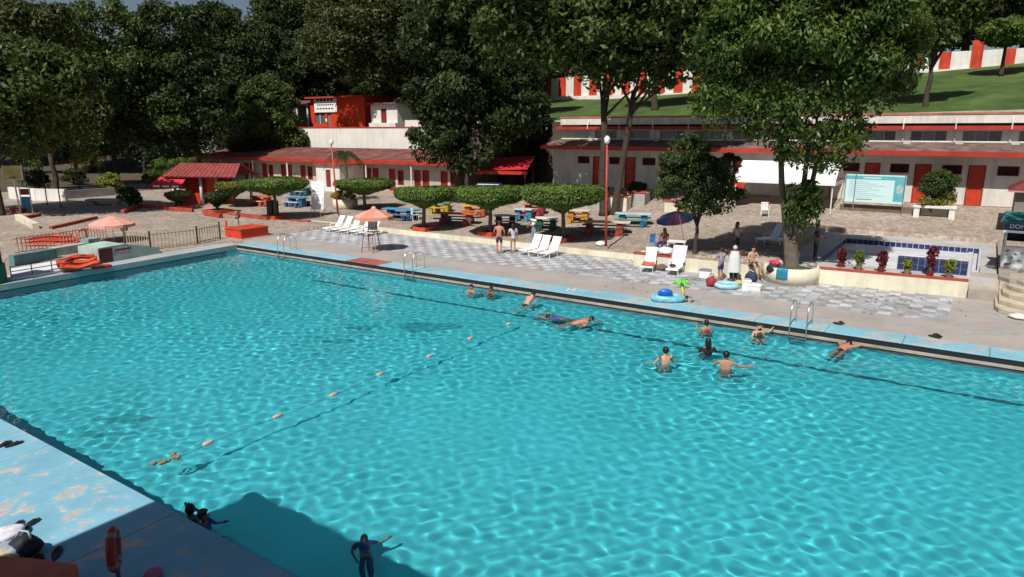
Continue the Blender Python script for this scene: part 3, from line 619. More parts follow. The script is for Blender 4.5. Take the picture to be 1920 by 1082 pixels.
# the mango tree at the poolside
tree('mango_tree', 'big mango tree with drooping leaves standing in the round cream planter', (29.35, 7.55, .62),
     [(-.3, .4, 9.4, (4.6, 4.0, 4.0)), (-2.9, -.3, 7.2, (2.5, 2.2, 1.9)), (2.7, .5, 8.0, (2.2, 2.2, 1.7)), (-3.3, .5, 9.5, (2.3, 2.0, 2.2)), (.3, -1.0, 5.4, (2.3, 1.5, 1.3)), (-1.7, -.8, 6.0, (1.3, 1.2, .9)), (1.7, -.5, 6.0, (1.2, 1.1, .9)), (.1, -.4, 2.9, (1.0, .8, 1.0)), (.15, -.5, 2.4, (.9, .8, .8)), (.1, -.4, 3.2, (.9, .8, .7)), (1.0, -.3, 4.6, (.8, .7, .6)), (-.9, -.8, 4.9, (.7, .6, .5)), (3.1, .5, 9.8, (2.2, 2, 2)), (0, 0, 13, (3.8, 3, 2.4))],
     108000, .26, .095, L_MANGO, .34, 3.6, 11, .45, 210, .23, bk=bark_l, extra=[(0, 0, -.1, 0, 2.4, .31), (-.12, 0, -.9, .2, 5.6, .17), (.08, .1, .3, .1, 5.6, .15), (.12, 0, .9, .2, 5.8, .14)])
p = G(1303, 476)
tree('small_tree', 'slim young tree with loose crown shading the patterned parasol', p, [(-.7, 0, 4.9, (1.3, 1.3, 1.2)), (.3, 0, 3.7, (1.9, 1.7, 1.3)), (-1.2, 0, 3.9, (1.1, 1.1, 1.1)), (.6, 0, 2.6, (1.5, 1.3, .8)), (-.4, -.3, 2.5, (1.0, .9, .6)), (1.3, 0, 4.4, (.8, .8, .6)), (-1.7, 0, 3.1, (.7, .7, .5)), (1.6, 0, 3.0, (.8, .7, .5))], 24000, .2, .08, leaf_mat('young_tree_foliage', (.022, .042, .012), (.10, .135, .04)), .12, 1.7, 12, .4, 110, .25)
p = gp(1146, 372, 18.5)
tree('tall_tree', 'tall twin-trunked tree rising in front of the shaded rooms', p, [(.6, 0, 12.2, (5.6, 5.0, 3.8)), (-3.6, 0, 11.3, (3.2, 3, 2.8)), (4.4, 0, 10.4, (2.6, 2.5, 2.2)), (0, 0, 16, (5.0, 4.5, 3.4)), (-.5, 0, 9.2, (2.4, 2.4, 1.4)), (2.6, 0, 8.9, (1.7, 1.8, 1.2)), (-6.6, 0, 11.9, (3.3, 3.2, 2.8)), (6.2, 0, 11.8, (3.0, 3, 2.6)), (-5.5, 0, 15, (4, 4, 3)), (5.5, 0, 15, (4, 4, 3))], 52000, .47, .21, L_MID, .34, 8, 13, .2, 150, .26, extra=[(-.45, 0, -.75, 0, 8.0, .3), (.25, .1, 1.3, .1, 8.2, .27)])
p = gp(868, 352, 20)
tree('dense_tree', 'dense dark tree with low hanging crown between the two buildings', p, [(-.6, 0, 7.4, (3.4, 3.6, 3.4)), (-2.0, -.6, 4.6, (2.6, 2.4, 1.9)), (-3.0, 0, 8.2, (2.0, 2, 1.6)), (1.4, 0, 11, (3.6, 3.6, 2.6)), (2.4, 0, 5.6, (2.2, 2, 2.2)), (.3, -.5, 3.4, (2.2, 1.8, 1.4)), (-2.4, 0, 12.2, (3, 3, 2)), (3.6, 0, 8.6, (2, 2, 1.7)), (4.2, -.3, 6.4, (2.4, 2.4, 1.5)), (0, 0, 14.5, (4.5, 4, 2.6))], 52000, .44, .2, L_DARK, .4, 5, 14, .5, 150, .28)
tree('spreading_tree', 'huge grey-green spreading tree over the red building', (-19.5, 38.5, 6.9), [(-2, 0, 10.5, (10.5, 6, 5.4)), (4.5, -1, 9.0, (6, 4, 4.6)), (-9, -1, 8.6, (5, 4, 3.6)), (0, 0, 16, (9, 6, 4.5)), (1.5, -1, 5.6, (6.5, 3, 2.2)), (-6, -1, 5.6, (3.5, 2.5, 1.6))], 62000, .46, .21, L_OLIVE, .55, 6, 15, .2, 230, .23)
# trees round the left plaza
lefts = [('leaning tree with pale branches at the back of the left plaza', 215, 14, [(1.5, 0, 10.5, (6.8, 4.5, 4.6)), (-3.5, 0, 8.5, (4.0, 3, 3.2)), (6.2, 0, 7.6, (3.8, 3, 3.2)), (1, 0, 5.8, (4.5, 2.8, 2.2)), (0, 0, 15.5, (6.5, 4, 3.5))], L_MID, 22),
         ('broad olive-green tree behind the yellow board', 95, 6, [(-2.0, 0, 10.5, (5.6, 4, 4.6)), (2.5, 0, 7.5, (4.0, 3, 3.2)), (-4, -1, 5, (3.5, 2, 2.4)), (0, 0, 14.5, (5, 4, 3.2))], L_OLIVE, 23),
         ('deep green tree behind the hedge and the kiosk', 345, 19, [(0, 0, 10.5, (6, 4, 5)), (3.5, 0, 7.0, (3.6, 3, 3.2)), (-3.5, 0, 6.5, (3.8, 3, 3)), (0, 0, 4.2, (4.5, 2.5, 2)), (0, 0, 16, (5, 4, 3.2))], L_DARK, 24),
         ('tall thin tree over the left end of the white wall', 470, 35, [(-1.2, 0, 9.0, (6, 4, 5.2)), (2.2, 0, 6.2, (3, 2.5, 2.6)), (-3.2, 0, 13.5, (4.6, 4, 3)), (-2, 0, 4, (3.5, 2.5, 2))], L_DARK, 25),
         ('round tree at the left edge by the basketball board', -15, -4, [(0, 0, 8.5, (6, 4.5, 4.2)), (2.6, 0, 5.6, (3, 2, 2)), (5, 0, 9, (3.4, 3, 2.8))], L_MID, 26),
         ('low dark tree filling the shade behind the left plaza', 140, 22, [(0, 0, 5.0, (6.5, 3.5, 4.4)), (6, 0, 5.0, (5.5, 3, 4)), (-6, 0, 5, (5.5, 3, 4))], L_DARK, 27),
         ('dark spreading tree behind the kiosk and the low building end', 400, 29, [(0, 0, 6.5, (6.5, 3.5, 4.6)), (-6, 0, 6, (5, 3, 4.4)), (0, 0, 12, (6, 4, 4))], L_DARK, 28),
         ('shady tree in the deep shade left of the kiosk', 270, 27, [(0, 0, 5.5, (6.5, 3.5, 4.6)), (-7, 0, 6, (5, 3, 4.4)), (0, 0, 12, (6, 4, 4))], L_MID, 29)]
for lb, x, v, el, mt, sd in lefts:
    tree('park_tree', lb, gp(x, 300, v), el, 31000, .44, .2, mt, .28, 4.2, sd, .25, 130, .27, 'trees behind the left plaza')
# hill trees
hills = [('forked tree on the lawn left of the striped wall', 966, 36, [(-.5, 0, 8.5, (5, 4, 3.6)), (2.5, 0, 7, (3, 3, 2.4))], L_DARK, 31, .26),
         ('straight tree on the lawn between the striped wall sections', 1228, 38, [(0, 0, 9, (5, 4, 4.2)), (3, 0, 6.6, (2.5, 2.5, 2))], L_DARK, 32, .3),
         ('slender tree on the lawn behind the white parapet', 1735, 34, [(-.2, 0, 4.9, (2.1, 2.0, 1.5)), (1.2, 0, 6.6, (2.6, 2.2, 1.9)), (-1, 0, 7.2, (2, 2, 1.5))], L_MID, 33, .2),
         ('small flat-topped tree before the striped wall', 1868, 49, [(0, 0, 3.3, (2.5, 2.2, 1.25)), (1.3, 0, 3.6, (1.7, 1.6, 1.0))], L_TOP, 34, .16),
         ('thin young tree at the top of the lawn', 1026, 50, [(0, 0, 4.4, (2.6, 2.3, 1.6))], L_DARK, 35, .1)]
for lb, x, v, el, mt, sd, rr in hills:
    tree('lawn_tree', lb, gp(x, 200, v), el, 24000, .36, .17, mt, rr, 3.0 if rr < .25 else 5, sd, .2, 80, .28, 'trees on the lawn')
tree('overhanging_tree', 'tree at the top of the curved steps whose high branch shades the booth', (43.5, 7.0, .84), [(-5.0, -2.2, 13.6, (2.7, 2.6, 1.7)), (-.5, 0, 12.5, (4.5, 4, 3.5)), (-3.0, -1.5, 14.5, (3, 3, 2))], 26000, .3, .13, L_MID, .4, 7.5, 77, .3, 90, .28)
# big trees along the ridge: three crowns shared
proto = []
for k, mt in enumerate((L_DARK, L_OLIVE, L_MID)):
    t = tree('ridge_tree', '', (0, 0, -50), [(0, 0, 10, (6.5, 5.5, 5)), (-4, 0, 7, (4, 4, 3)), (4, 0, 7.5, (4, 4, 3)), (0, 0, 15, (5.5, 4.5, 3.8)), (0, 0, 4.2, (6, 4.5, 2.6))], 52000, .52, .25, mt, .4, 5, 41 + k, .2, 120, .27, 'tall trees along the ridge')
    proto.append(t)
ridge = [(5, 70), (-8, 68), (17, 66), (29, 72), (40, 64), (52, 62), (64, 66), (-20, 62), (-32, 56), (-44, 52), (-56, 48), (-70, 44), (-84, 38), (-94, 26), (-96, 10), (-60, 60), (23, 60), (47, 74), (-80, 52), (-74, 27), (11, 60)] + [tuple(gp(x, 200, v).xy) for x, v in ((545, 47), (640, 50), (760, 46), (850, 43), (930, 48), (1010, 66), (1120, 66), (1330, 60), (1480, 62), (420, 44), (1640, 60), (500, 31), (972, 29.2), (1800, 64), (1905, 66), (20, 30), (110, 34), (-60, 22))]
rr_ = random.Random(9)
wh = ['over the lawn', 'behind the striped wall', 'behind the red building', 'at the left end of the ridge']
kinds = ['dense dark', 'grey-green', 'leafy mid-green']
for k, (u, v) in enumerate(ridge):
    o = proto[k] if k < 3 else copy_tree(proto[k % 3])
    o.location = (u, v, gz(u, v) - .3); o.rotation_euler = (0, 0, rr_.uniform(0, 6.28)); s_ = rr_.uniform(.95, 1.3) * (.62 if 28 < v < 32 and -50 < u < 10 else 1); o.scale = (s_, s_, s_ * rr_.uniform(.9, 1.15))
    wz = 'behind the right striped wall' if u > 25 else 'behind the left striped wall' if u > -22 else 'beyond the red building' if u > -66 else 'far behind the left plaza'
    o['label'] = '%s tall tree on the ridge %s' % (kinds[k % 3], wz) if not 28 < v < 32 else '%s tree squeezed in %s' % (kinds[k % 3], 'behind the low red roof before the white wall' if u < -20 else 'behind the red shade canopy')
# clipped flat-topped trees
def topiary(name, label, base, R_, h, th, seed, mat=L_TOP, planter=True, group='clipped umbrella trees', nl=13000, lean=0, sq=1.0):
    t = thing(name, label, 'tree', base, 0, group); rng = np.random.default_rng(seed)
    prof = [(.12 * R_, h - th - .42), (.45 * R_, h - th - .12), (.82 * R_, h - th + .06), (.97 * R_, h - th + .3), (1.0 * R_, h - .25), (.95 * R_, h - .04), (.5 * R_, h + .01), (.02, h + .02)]
    q = rng.random(nl); seg = np.array([max(.05, math.hypot(prof[i + 1][0] - prof[i][0], prof[i + 1][1] - prof[i][1]) * (prof[i][0] + prof[i + 1][0])) for i in range(7)]); seg /= seg.sum()
    si = rng.choice(7, nl, p=seg); f = rng.random(nl); pr = np.array(prof); rr = pr[si, 0] * (1 - f) + pr[si + 1, 0] * f; zz = pr[si, 1] * (1 - f) + pr[si + 1, 1] * f
    a = rng.uniform(0, 2 * PI, nl); wob = 1 + .05 * np.sin(3 * a + seed) + .035 * np.sin(7 * a + 2 * seed); zz += .05 * np.sin(2 * a + seed)
    c = np.c_[rr * np.cos(a) * wob, rr * np.sin(a) * wob * sq, zz]; dn_ = np.c_[np.cos(a), np.sin(a), np.where(si > 4, 2.0, np.where(si < 2, -1.5, .3))]; dn_ /= np.linalg.norm(dn_, axis=1)[:, None]
    c += dn_ * rng.uniform(-.16, .07, nl)[:, None]
    nn = dn_ + rng.normal(size=(nl, 3)) * .5; nn /= np.linalg.norm(nn, axis=1)[:, None]; ax = rng.normal(size=(nl, 3)); ax -= nn * (ax * nn).sum(1)[:, None]; ax /= np.linalg.norm(ax, axis=1)[:, None]; b = np.cross(nn, ax)
    s = rng.uniform(.6, 1.3, nl)[:, None] * .075
    V = np.stack([c - ax * s, c + b * s * .6, c + ax * s, c - b * s * .6], 1).reshape(-1, 3)
    npmesh('crown', V, np.arange(nl * 4).reshape(-1, 4), mat, t)
    co_ = MB().lathe([(max(.02, x * .9), z + (-.1 if i > 4 else .06)) for i, (x, z) in enumerate(prof)], 20); co_.v = [(x, y * sq, z) for x, y, z in co_.v]; co_.build('inner_shade_core', M('shaded_leaf_mass', (.03, .05, .012), .9, .4, 4), t, True)  # opaque core behind the leaf quads; its dark colour stands for inner shade
    mb = MB(); limbs(mb, (lean, 0, 0), (0, 0, h - th - .2), .15, [(R_ * .5 * math.cos(q), R_ * .5 * math.sin(q) * sq, h - th + .1) for q in (.3, 1.6, 2.9, 4.2, 5.4)], random.Random(seed), .06); mb.build('trunk', bark_l, t, True)
    return t
def planter_ring(base, label, r=.55, mat=orange_red, h=.26):
    t = thing('tree_planter', label, 'planter', base, 0, 'red planters under the clipped trees'); b = MB()
    b.box(-r, r, -r, -r + .14, -.1, h).box(-r, r, r - .14, r, -.1, h).box(-r, -r + .14, -r + .14, r - .14, -.1, h).box(r - .14, r, -r + .14, r - .14, -.1, h); b.build('rim', mat, t, bevel=.015); MB().box(-r + .14, r - .14, -r + .14, r - .14, 0, h - .05).build('soil', soil_d, t)
for k, (x, y, R_, h, th, lb, ln_) in enumerate([
    (518, 410, 2.4, 2.85, .7, 'clipped umbrella tree beside the white notice panel', .0), (683, 392, 2.4, 2.3, .7, 'clipped umbrella tree behind the coral parasol of the guard chair', .1), (796, 432, 1.9, 2.7, .78, 'clipped umbrella tree between the blue and the orange picnic tables', -.1),
    (918, 441, 2.15, 2.9, .85, 'clipped umbrella tree behind the shirtless man', .1), (1054, 452, 2.4, 3.15, .95, 'broadest clipped umbrella tree, behind the three loungers', .1)]):
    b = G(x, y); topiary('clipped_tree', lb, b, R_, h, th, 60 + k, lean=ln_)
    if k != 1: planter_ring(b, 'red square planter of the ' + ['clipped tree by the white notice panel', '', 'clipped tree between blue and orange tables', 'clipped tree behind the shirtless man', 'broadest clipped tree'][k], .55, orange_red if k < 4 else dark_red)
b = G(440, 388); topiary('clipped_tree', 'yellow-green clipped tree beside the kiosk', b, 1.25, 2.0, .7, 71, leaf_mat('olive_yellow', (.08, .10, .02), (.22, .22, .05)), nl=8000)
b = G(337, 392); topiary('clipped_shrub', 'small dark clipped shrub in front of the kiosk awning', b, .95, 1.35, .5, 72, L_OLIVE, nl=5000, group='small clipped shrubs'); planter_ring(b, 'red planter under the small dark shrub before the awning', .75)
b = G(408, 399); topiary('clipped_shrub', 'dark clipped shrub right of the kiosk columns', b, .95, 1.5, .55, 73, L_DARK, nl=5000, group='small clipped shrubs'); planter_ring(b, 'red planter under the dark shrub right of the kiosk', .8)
# shrubs
def shrub(name, label, base, ells, n_, ll, lw, mat, seed, droop=.1, cat='shrub', group=None, stem=True):
    t = thing(name, label, cat, base, YAW, group); rng = np.random.default_rng(seed); V, F_, C = crown_np(rng, [((a, b, h), r) for a, b, h, r in ells], n_, ll, lw, droop, .34, 30); npmesh('foliage', V, F_, mat, t)
    if stem:
        mb = MB()
        for q in range(6): mb.tube([(0, 0, -.05), Vector(C[q % len(C), :3]) * .5, C[q % len(C), :3]], [.035, .025, .01], 5)
        mb.build('stem', bark_l, t)
    return t
b = gp(326, 310, 15); shrub('hedge', 'large square-cut hedge left of the kiosk roof', b, [(-1.4, 0, 1.9, (1.4, 1.1, 1.2)), (0.2, 0, 2.0, (1.4, 1.1, 1.3)), (1.5, 0, 2.1, (1.3, 1.1, 1.2))], 14000, .13, .08, L_TOP, 80)
for k, (x, y, v, s, mt, lb) in enumerate([(205, 338, 9, 1.0, L_LIME, 'sunlit yellow-green bush under the left trees'), (240, 365, 4, .8, L_MID, 'low green bush beside the grey slab on the plaza'), (140, 330, 12, 1.1, L_DARK, 'dark bush below the leaning tree'), (60, 335, 6, 1.3, L_DARK, 'dark bush behind the yellow board'), (285, 335, 14, .9, L_DARK, 'dark bush beside the hedge'), (25, 250, 4, 1.8, L_OLIVE, 'tall olive bush at the left edge behind the board'), (135, 250, 9, 1.9, L_LIME, 'pale green bush catching sun in the left shade'), (180, 240, 14, 1.7, L_MID, 'bright green bush below the leaning branch')]):
    q = PV(x, y, v); q.z = max(q.z - s * .8, gz(q.x, v)); base = Vector((q.x, v, gz(q.x, v))); hh = max(.7 * s, PV(x, y, v).z - base.z)
    shrub('bush', lb, base, [(0, 0, hh, (1.2 * s, 1.0 * s, .8 * s)), (.5 * s, 0, hh * .55, (.9 * s, .8 * s, .6 * s))], 5000, .2, .1, mt, 90 + k)
b = G(1752, 402); bz = b.copy()
shrub('shrub', 'round dark green shrub above the yellow leaves in the white planter', b, [(0, 0, 1.75, (1.15, 1.0, .95)), (.2, 0, 1.2, (1.0, .9, .6))], 9000, .13, .07, L_MID, 101)
shrub('shrub', 'bright yellow-green leaves spilling around the white planter', b + Vector((0, -.25, 0)), [(-.75, 0, .85, (.4, .4, .3)), (.75, 0, .9, (.45, .4, .35)), (0, -.2, .75, (.6, .4, .25))], 3000, .13, .07, L_YEL, 102)
t = thing('bench_planter', 'white concrete bench planter below the round shrub', 'planter', b + Vector((0, -.3, 0)), 0)
MB().box(-1.1, 1.1, -.55, .55, .42, .56).build('slab', white, t, bevel=.015); MB().box(-1.05, -.75, -.5, .5, -.2, .418).build('leg', white, t); MB().box(.75, 1.05, -.5, .5, -.2, .418).build('leg', white, t); MB().box(-.7, .7, -.1, .4, -.2, .415).build('trough', M('trough', (.4, .37, .33), .8, dirt=.3), t)
for k, (x, y, mt, h, lb) in enumerate([(1576, 500, L_RED, .55, 'small crimson-leaved shrub at the left end of the long cream wall'), (1609, 506, L_LIME, .6, 'yellow-green striped shrub beside the crimson one'), (1650, 511, L_RED, .6, 'thin purplish shrub in the middle of the long cream wall'), (1699, 515, L_LIME, .42, 'small pale green shrub in front of the navy tiles'), (1742, 521, L_RED, .85, 'tallest dark red shrub before the navy tiles'), (1777, 523, L_LIME, .5, 'pale green shrub near the right end of the cream wall')]):
    b = P(x, y, .72); b.y = max(b.y, 7.95 + (b.x - 30.4) * .1); b.z = .70
    pt = shrub('potted_shrub', lb, b, [(0, 0, h, (.22, .2, .34 * h / .6)), (.05, 0, h * .6, (.16, .15, .2))], 520, .17, .06, mt, 110 + k, -.2, group='shrubs along the cream wall')
    MB().lathe([(.1, 0), (.14, .22), (.12, .22), (.11, .12)], 10).build('pot', dark_red if mt is L_RED else M('grey_pot', (.2, .17, .14), .8), pt)
# round planter with yellow shrub, palm
b = G(648, 390); t = thing('round_planter', 'round cream planter behind the red lamp post', 'planter', b); MB().lathe([(1.0, -.1), (1.0, .75), (.85, .75), (.85, .5), (.02, .5)], 24).build('body', cream, t, True)
shrub('shrub', 'yellow shrub growing in the round cream planter', b + Vector((0, 0, .5)), [(-.5, 0, .55, (.7, .6, .4)), (.4, 0, .5, (.5, .5, .35))], 4000, .13, .07, L_YEL, 121)
def palm(label, base, h, seed):
    t = thing('palm_tree', label, 'tree', base, 0); rnd = random.Random(seed)
    MB().tube([(0, 0, -.1), (.08, 0, h * .5), (.03, .05, h)], [.2, .14, .12], 10).build('trunk', bark_l, t, True)
    for k in range(13):
        a = k * 2.4 + rnd.uniform(-.2, .2); L_ = rnd.uniform(1.5, 2.0); up = rnd.uniform(.3, 1.2); mb = MB(); pts = []
        for i in range(9):
            s = i / 8; pts.append(Vector((math.cos(a) * L_ * s, math.sin(a) * L_ * s, h + up * L_ * .55 * s - 1.35 * L_ * s * s * .75)))
        mb.tube(pts, [.03 - .022 * i / 8 for i in range(9)], 5)
        sd = Vector((-math.sin(a), math.cos(a), 0))
        for i in range(26):
            s = .12 + .87 * i / 25; j = min(7, int(s * 8)); c = pts[j].lerp(pts[j + 1], s * 8 - j); w_ = .5 * math.sin(PI * min(1, s * .85 + .15)) + .1; tdir = (pts[j + 1] - pts[j]).normalized()
            for sg in (-1, 1):
                tip = c + sd * sg * w_ * .8 + tdir * w_ * .5 + Vector((0, 0, -w_ * .45)); e = tdir * .03
                mb.add([c - e, c + e, tip], [(0, 1, 2)])
        mb.build('frond', L_DARK, t)
palm('small palm with arching fronds beside the red lamp post', gp(648, 330, 18), 4.2, 5)
# ---------------------------------------------------------------- furniture
def lounger_proto(mat=plastic):
    t = thing('sun_lounger', '', 'sun lounger'); s = MB()
    for i in range(9): s.box(-.29, .29, .06 + i * .125, .06 + i * .125 + .105, .30, .325)
    s.box(-.33, -.295, 0, 1.25, .27, .335).box(.295, .33, 0, 1.25, .27, .335).box(-.294, .294, 0, .05, .27, .335); s.build('seat', mat, t)
    R_ = Matrix.Rotation(math.radians(56), 3, 'X'); b = MB(); o = Vector((0, 1.2, .31))
    for i in range(6): b.cbox(o + R_ @ Vector((-.25 + i * .1, .42, .0)), (.085, .84, .03), R_)
    b.cbox(o + R_ @ Vector((0, .88, 0)), (.62, .09, .035), R_).cbox(o + R_ @ Vector((0, .02, 0)), (.62, .06, .035), R_).build('backrest', mat, t)
    for x in (-1, 1):
        for y in (.16, 1.1): MB().tube([(x * .31, y, .3), (x * .325, y, 0)], [.035, .028], 6).build('leg', mat, t)
        MB().tube([(x * .35, .75, .33), (x * .35, .78, .52), (x * .35, 1.25, .54)], .024, 6).build('armrest', mat, t)
    return t
lp = lounger_proto(); used = [False]
def lounger(x, y, label, group, rz=0, deckz=None, mat=None):
    p = G(x, y); o = lp if not used[0] else copy_tree(lp); used[0] = True
    o.location = p - Vector((0, .65, 0)); o.location.z = p.z + (.014 if p.z == 0 else .0); o.rotation_euler = (0, 0, rz); o['label'] = label; o['group'] = group; o.scale = (.85, .9, .9)
    if mat:
        for c in o.children: c.data = c.data.copy(); c.data.materials[0] = mat
    return o
for k, (x, y) in enumerate([(624, 434), (640, 436), (657, 438), (675, 440), (692, 442)]): lounger(x, y, 'white plastic sun lounger in the row behind the guard chair', 'row of five loungers behind the guard chair', rz=.05 * (k % 3 - 1))
for k, (x, y) in enumerate([(992, 476), (1010, 479), (1031, 482)]): lounger(x, y, ['white lounger nearest the woman in the white dress, in the row of three', 'middle white lounger in the row of three', 'white lounger nearest the red lamp post, in the row of three'][k], 'row of three loungers', rz=.04 * (k - 1))
l1 = lounger(1222, 508, 'white lounger with an orange towel beside the cream planter wall', 'loungers by the planter wall', .25)
l2 = lounger(1268, 513, 'white lounger draped with clothes beside the cream planter wall', 'loungers by the planter wall', .12)
for k, (x, y) in enumerate([(1428, 455), (1456, 457)]): lounger(x, y, 'grey-looking lounger in the shade behind the mango tree', 'loungers in the mango shade', -.5)
def cloth(name, label, loc, pts_fn, nx_, ny_, mat, rz=0, cat='towel'):
    t = thing(name, label, cat, loc, rz); V = []; F_ = []
    for i in range(nx_ + 1):
        for j in range(ny_ + 1): V.append(pts_fn(i / nx_, j / ny_))
    for i in range(nx_):
        for j in range(ny_): a = i * (ny_ + 1) + j; F_.append((a, a + ny_ + 1, a + ny_ + 2, a + 1))
    mb = MB().add(V, F_); o = mb.build('sheet', mat, t, True); md = o.modifiers.new('thick', 'SOLIDIFY'); md.thickness = .012; return t
wv = lambda i, j, k=0: .012 * math.sin(9 * i + k) * math.cos(7 * j + 2 * k)
cloth('towel', 'orange-red towel lying on the white lounger', l1.location, lambda i, j: (-.31 + .62 * i, .25 + .95 * j, .345 + wv(i, j)), 8, 10, M('orange_towel', (.62, .13, .06), .9, .15, 8, .4, 60), .25)
cloth('towel', 'white and grey towel hanging over the lounger back', l2.location, lambda i, j: (-.34 + .68 * i, 1.17 + .36 * j, .42 + .78 * j + wv(i, j, 2)), 8, 10, M('patterned_towel', (.78, .79, .84), .9, .2, 9, .4, 50, c2=(.5, .52, .6)), .12)
def sack(name, label, loc, r, mat, seed, cat='bag', strap=None, rz=0):
    t = thing(name, label, cat, loc, rz); rnd = random.Random(seed); mb = MB().sphere((0, 0, r[2] * .92), r, 14, 10); ph = rnd.random() * 6
    vv = []
    for x, y, z in mb.v:
        f = 1 + .10 * math.sin(5 * x / r[0] + ph) * math.cos(4 * y / r[1] + ph) + .07 * math.sin(7 * z / r[2] + ph); vv.append((x * f, y * f, max(0.0, z * (1 + .06 * math.sin(6 * x / r[0] + ph)))))
    mb.v = vv; mb.build('body', mat, t, True)
    if strap: MB().tube([(-r[0] * .55, 0, r[2] * 1.7), (-r[0] * .3, .02, r[2] * 2.4), (r[0] * .3, .02, r[2] * 2.4), (r[0] * .55, 0, r[2] * 1.7)], .016, 6).build('strap', strap, t, True)
    MB().box(-r[0] * .5, r[0] * .5, -r[1] * 1.0, -r[1] * .88, r[2] * .5, r[2] * 1.1).build('pocket', mat, t, bevel=.02)
    return t
sack('bag', 'dark bag lying on the lounger draped with clothes', l2.location + Vector((-.12, .45, .33)), (.17, .12, .07), black, 3)
sack('bag', 'grey-brown bundle beside the lounger with the orange towel', G(1240, 507), (.3, .25, .16), M('brown_cloth', (.14, .10, .09), .9), 4)
sack('towel_bundle', 'heap of white towels on the planter wall behind the loungers', (23.55, 7.3, .655), (.38, .26, .2), M('towel_white', (.78, .78, .80), .95, .15, 6, .4, 30), 5, 'towel')
sack('bag', 'pale blue and white beach bag on the planter wall', (22.9, 7.35, .655), (.3, .2, .17), M('beach_bag_blue', (.55, .62, .72), .85, .2, 5), 6, strap=M('bag_strap_navy', (.05, .06, .15)))
sack('clothes_pile', 'pile of white and grey clothes between the two loungers', G(1256, 505), (.3, .28, .2), M('clothes_white', (.7, .69, .7), .95, .35, 7, c2=(.45, .43, .45)), 7, 'clothes')
# picnic tables
def table(x, y, label, top, leg, bench, rz=.3, L_=2.0, faded=None):
    p = G(x, y); t = thing('picnic_table', label, 'table', p, rz, 'painted picnic tables')
    c1, c2, c3 = [cm(c, rough=.6, var=.14, scale=3, dirt=.3) for c in (top, leg, bench)]
    MB().box(-L_ / 2, L_ / 2, -.38, .38, .68, .76).build('top', c1, t, bevel=.015)
    for s in (-1, 1): MB().box(s * L_ * .3 - .18, s * L_ * .3 + .18, -.26, .26, -.1, .678).build('pedestal', c2, t)
    for s in (-1, 1):
        b = MB().box(-L_ / 2 + .1, L_ / 2 - .1, s * .72 - .15, s * .72 + .15, .38, .45).build('bench', c3, t, bevel=.01)
        for q in (-1, 1): MB().box(q * L_ * .28 - .12, q * L_ * .28 + .12, s * .72 - .11, s * .72 + .11, -.1, .378).build('bench_leg', c2, b)
RD, BL, GR, YE, OR, WH = (.55, .07, .04), (.05, .25, .5), (.06, .3, .16), (.62, .40, .05), (.60, .15, .05), (.72, .68, .62)
DB = (.02, .06, .14)
for a in [(492, 385, 'orange-red picnic table with white bench legs beside the dark bin', (.58, .10, .05), (.5, .09, .06), (.62, .3, .22), .1, 2.1), (558, 387, 'blue picnic table behind the white notice panel', BL, (.05, .12, .25), (.5, .55, .6), .1, 1.9), (566, 366, 'green picnic table behind the blue one near the notice panel', GR, (.04, .14, .2), (.3, .4, .36), .1, 2.2), (752, 411, 'bright blue picnic table behind the coral parasol', (.06, .30, .55), DB, (.06, .16, .3), .1, 2.9),
          (857, 420, 'orange picnic table with dark blue benches between clipped trees', OR, (.35, .06, .04), (.04, .13, .24), .3, 3.0), (826, 398, 'small green picnic table behind the orange one', GR, (.5, .36, .05), (.5, .36, .05), .3, 1.7), (892, 405, 'yellow-topped picnic table with orange benches', YE, (.5, .12, .05), (.55, .14, .06), .3, 1.9), (948, 424, 'white-topped dark green picnic table behind the shirtless man', (.66, .6, .58), (.04, .06, .06), (.5, .46, .44), .5, 1.5),
          (1003, 402, 'red picnic table at the back among the clipped trees', (.6, .2, .17), (.35, .03, .06), (.35, .03, .06), .3, 1.6), (982, 412, 'turquoise and purple picnic table behind the man in the white shirt', (.6, .68, .7), (.06, .3, .45), (.3, .1, .3), .3, 1.3), (1024, 430, 'white-topped green picnic table in front of the broadest clipped tree', (.70, .70, .66), (.03, .12, .07), (.03, .12, .07), .4, 1.5), (1084, 415, 'yellow picnic table beside the broadest clipped tree', (.7, .6, .5), (.55, .3, .04), (.55, .18, .04), .3, 1.6),
          (1133, 438, 'pale pink-topped picnic table with red stools beside the red lamp post', (.72, .52, .46), (.42, .05, .035), (.06, .08, .08), .35, 3.1), (1187, 422, 'pale blue-topped picnic table with blue pedestals', (.45, .58, .66), (.035, .13, .27), (.08, .35, .3), .3, 2.3)]:
    table(*a)
def seat_chair(name, label, p, rz, mat, group=None):
    t = thing(name, label, 'chair', p, rz, group); MB().box(-.22, .22, -.22, .22, .42, .45).build('seat', mat, t, bevel=.01); b = MB()
    for i in range(5): b.box(-.2 + i * .085, -.14 + i * .085, .2, .225, .48, .82)
    b.box(-.22, .22, .195, .23, .82, .88).box(-.22, .22, .195, .23, .45, .48).build('backrest', mat, t)
    for a in (-1, 1):
        for c in (-1, 1): MB().tube([(a * .2, c * .2, .42), (a * .23, c * .23, 0)], .02, 6).build('leg', mat, t)
        MB().tube([(a * .24, -.18, .45), (a * .25, -.16, .64), (a * .24, .2, .66)], .018, 6).build('armrest', mat, t)
    return t
seat_chair('plastic_chair', 'white plastic chair standing in the sun behind the mango tree', G(1433, 406), .4, plastic); seat_chair('plastic_chair', 'white plastic chair at the end of the bright blue table', G(778, 414), 2.6, plastic)
seat_chair('plastic_chair', 'blue plastic chair beside the patterned parasol', G(1228, 470), 1.2, cm((.06, .22, .5)))
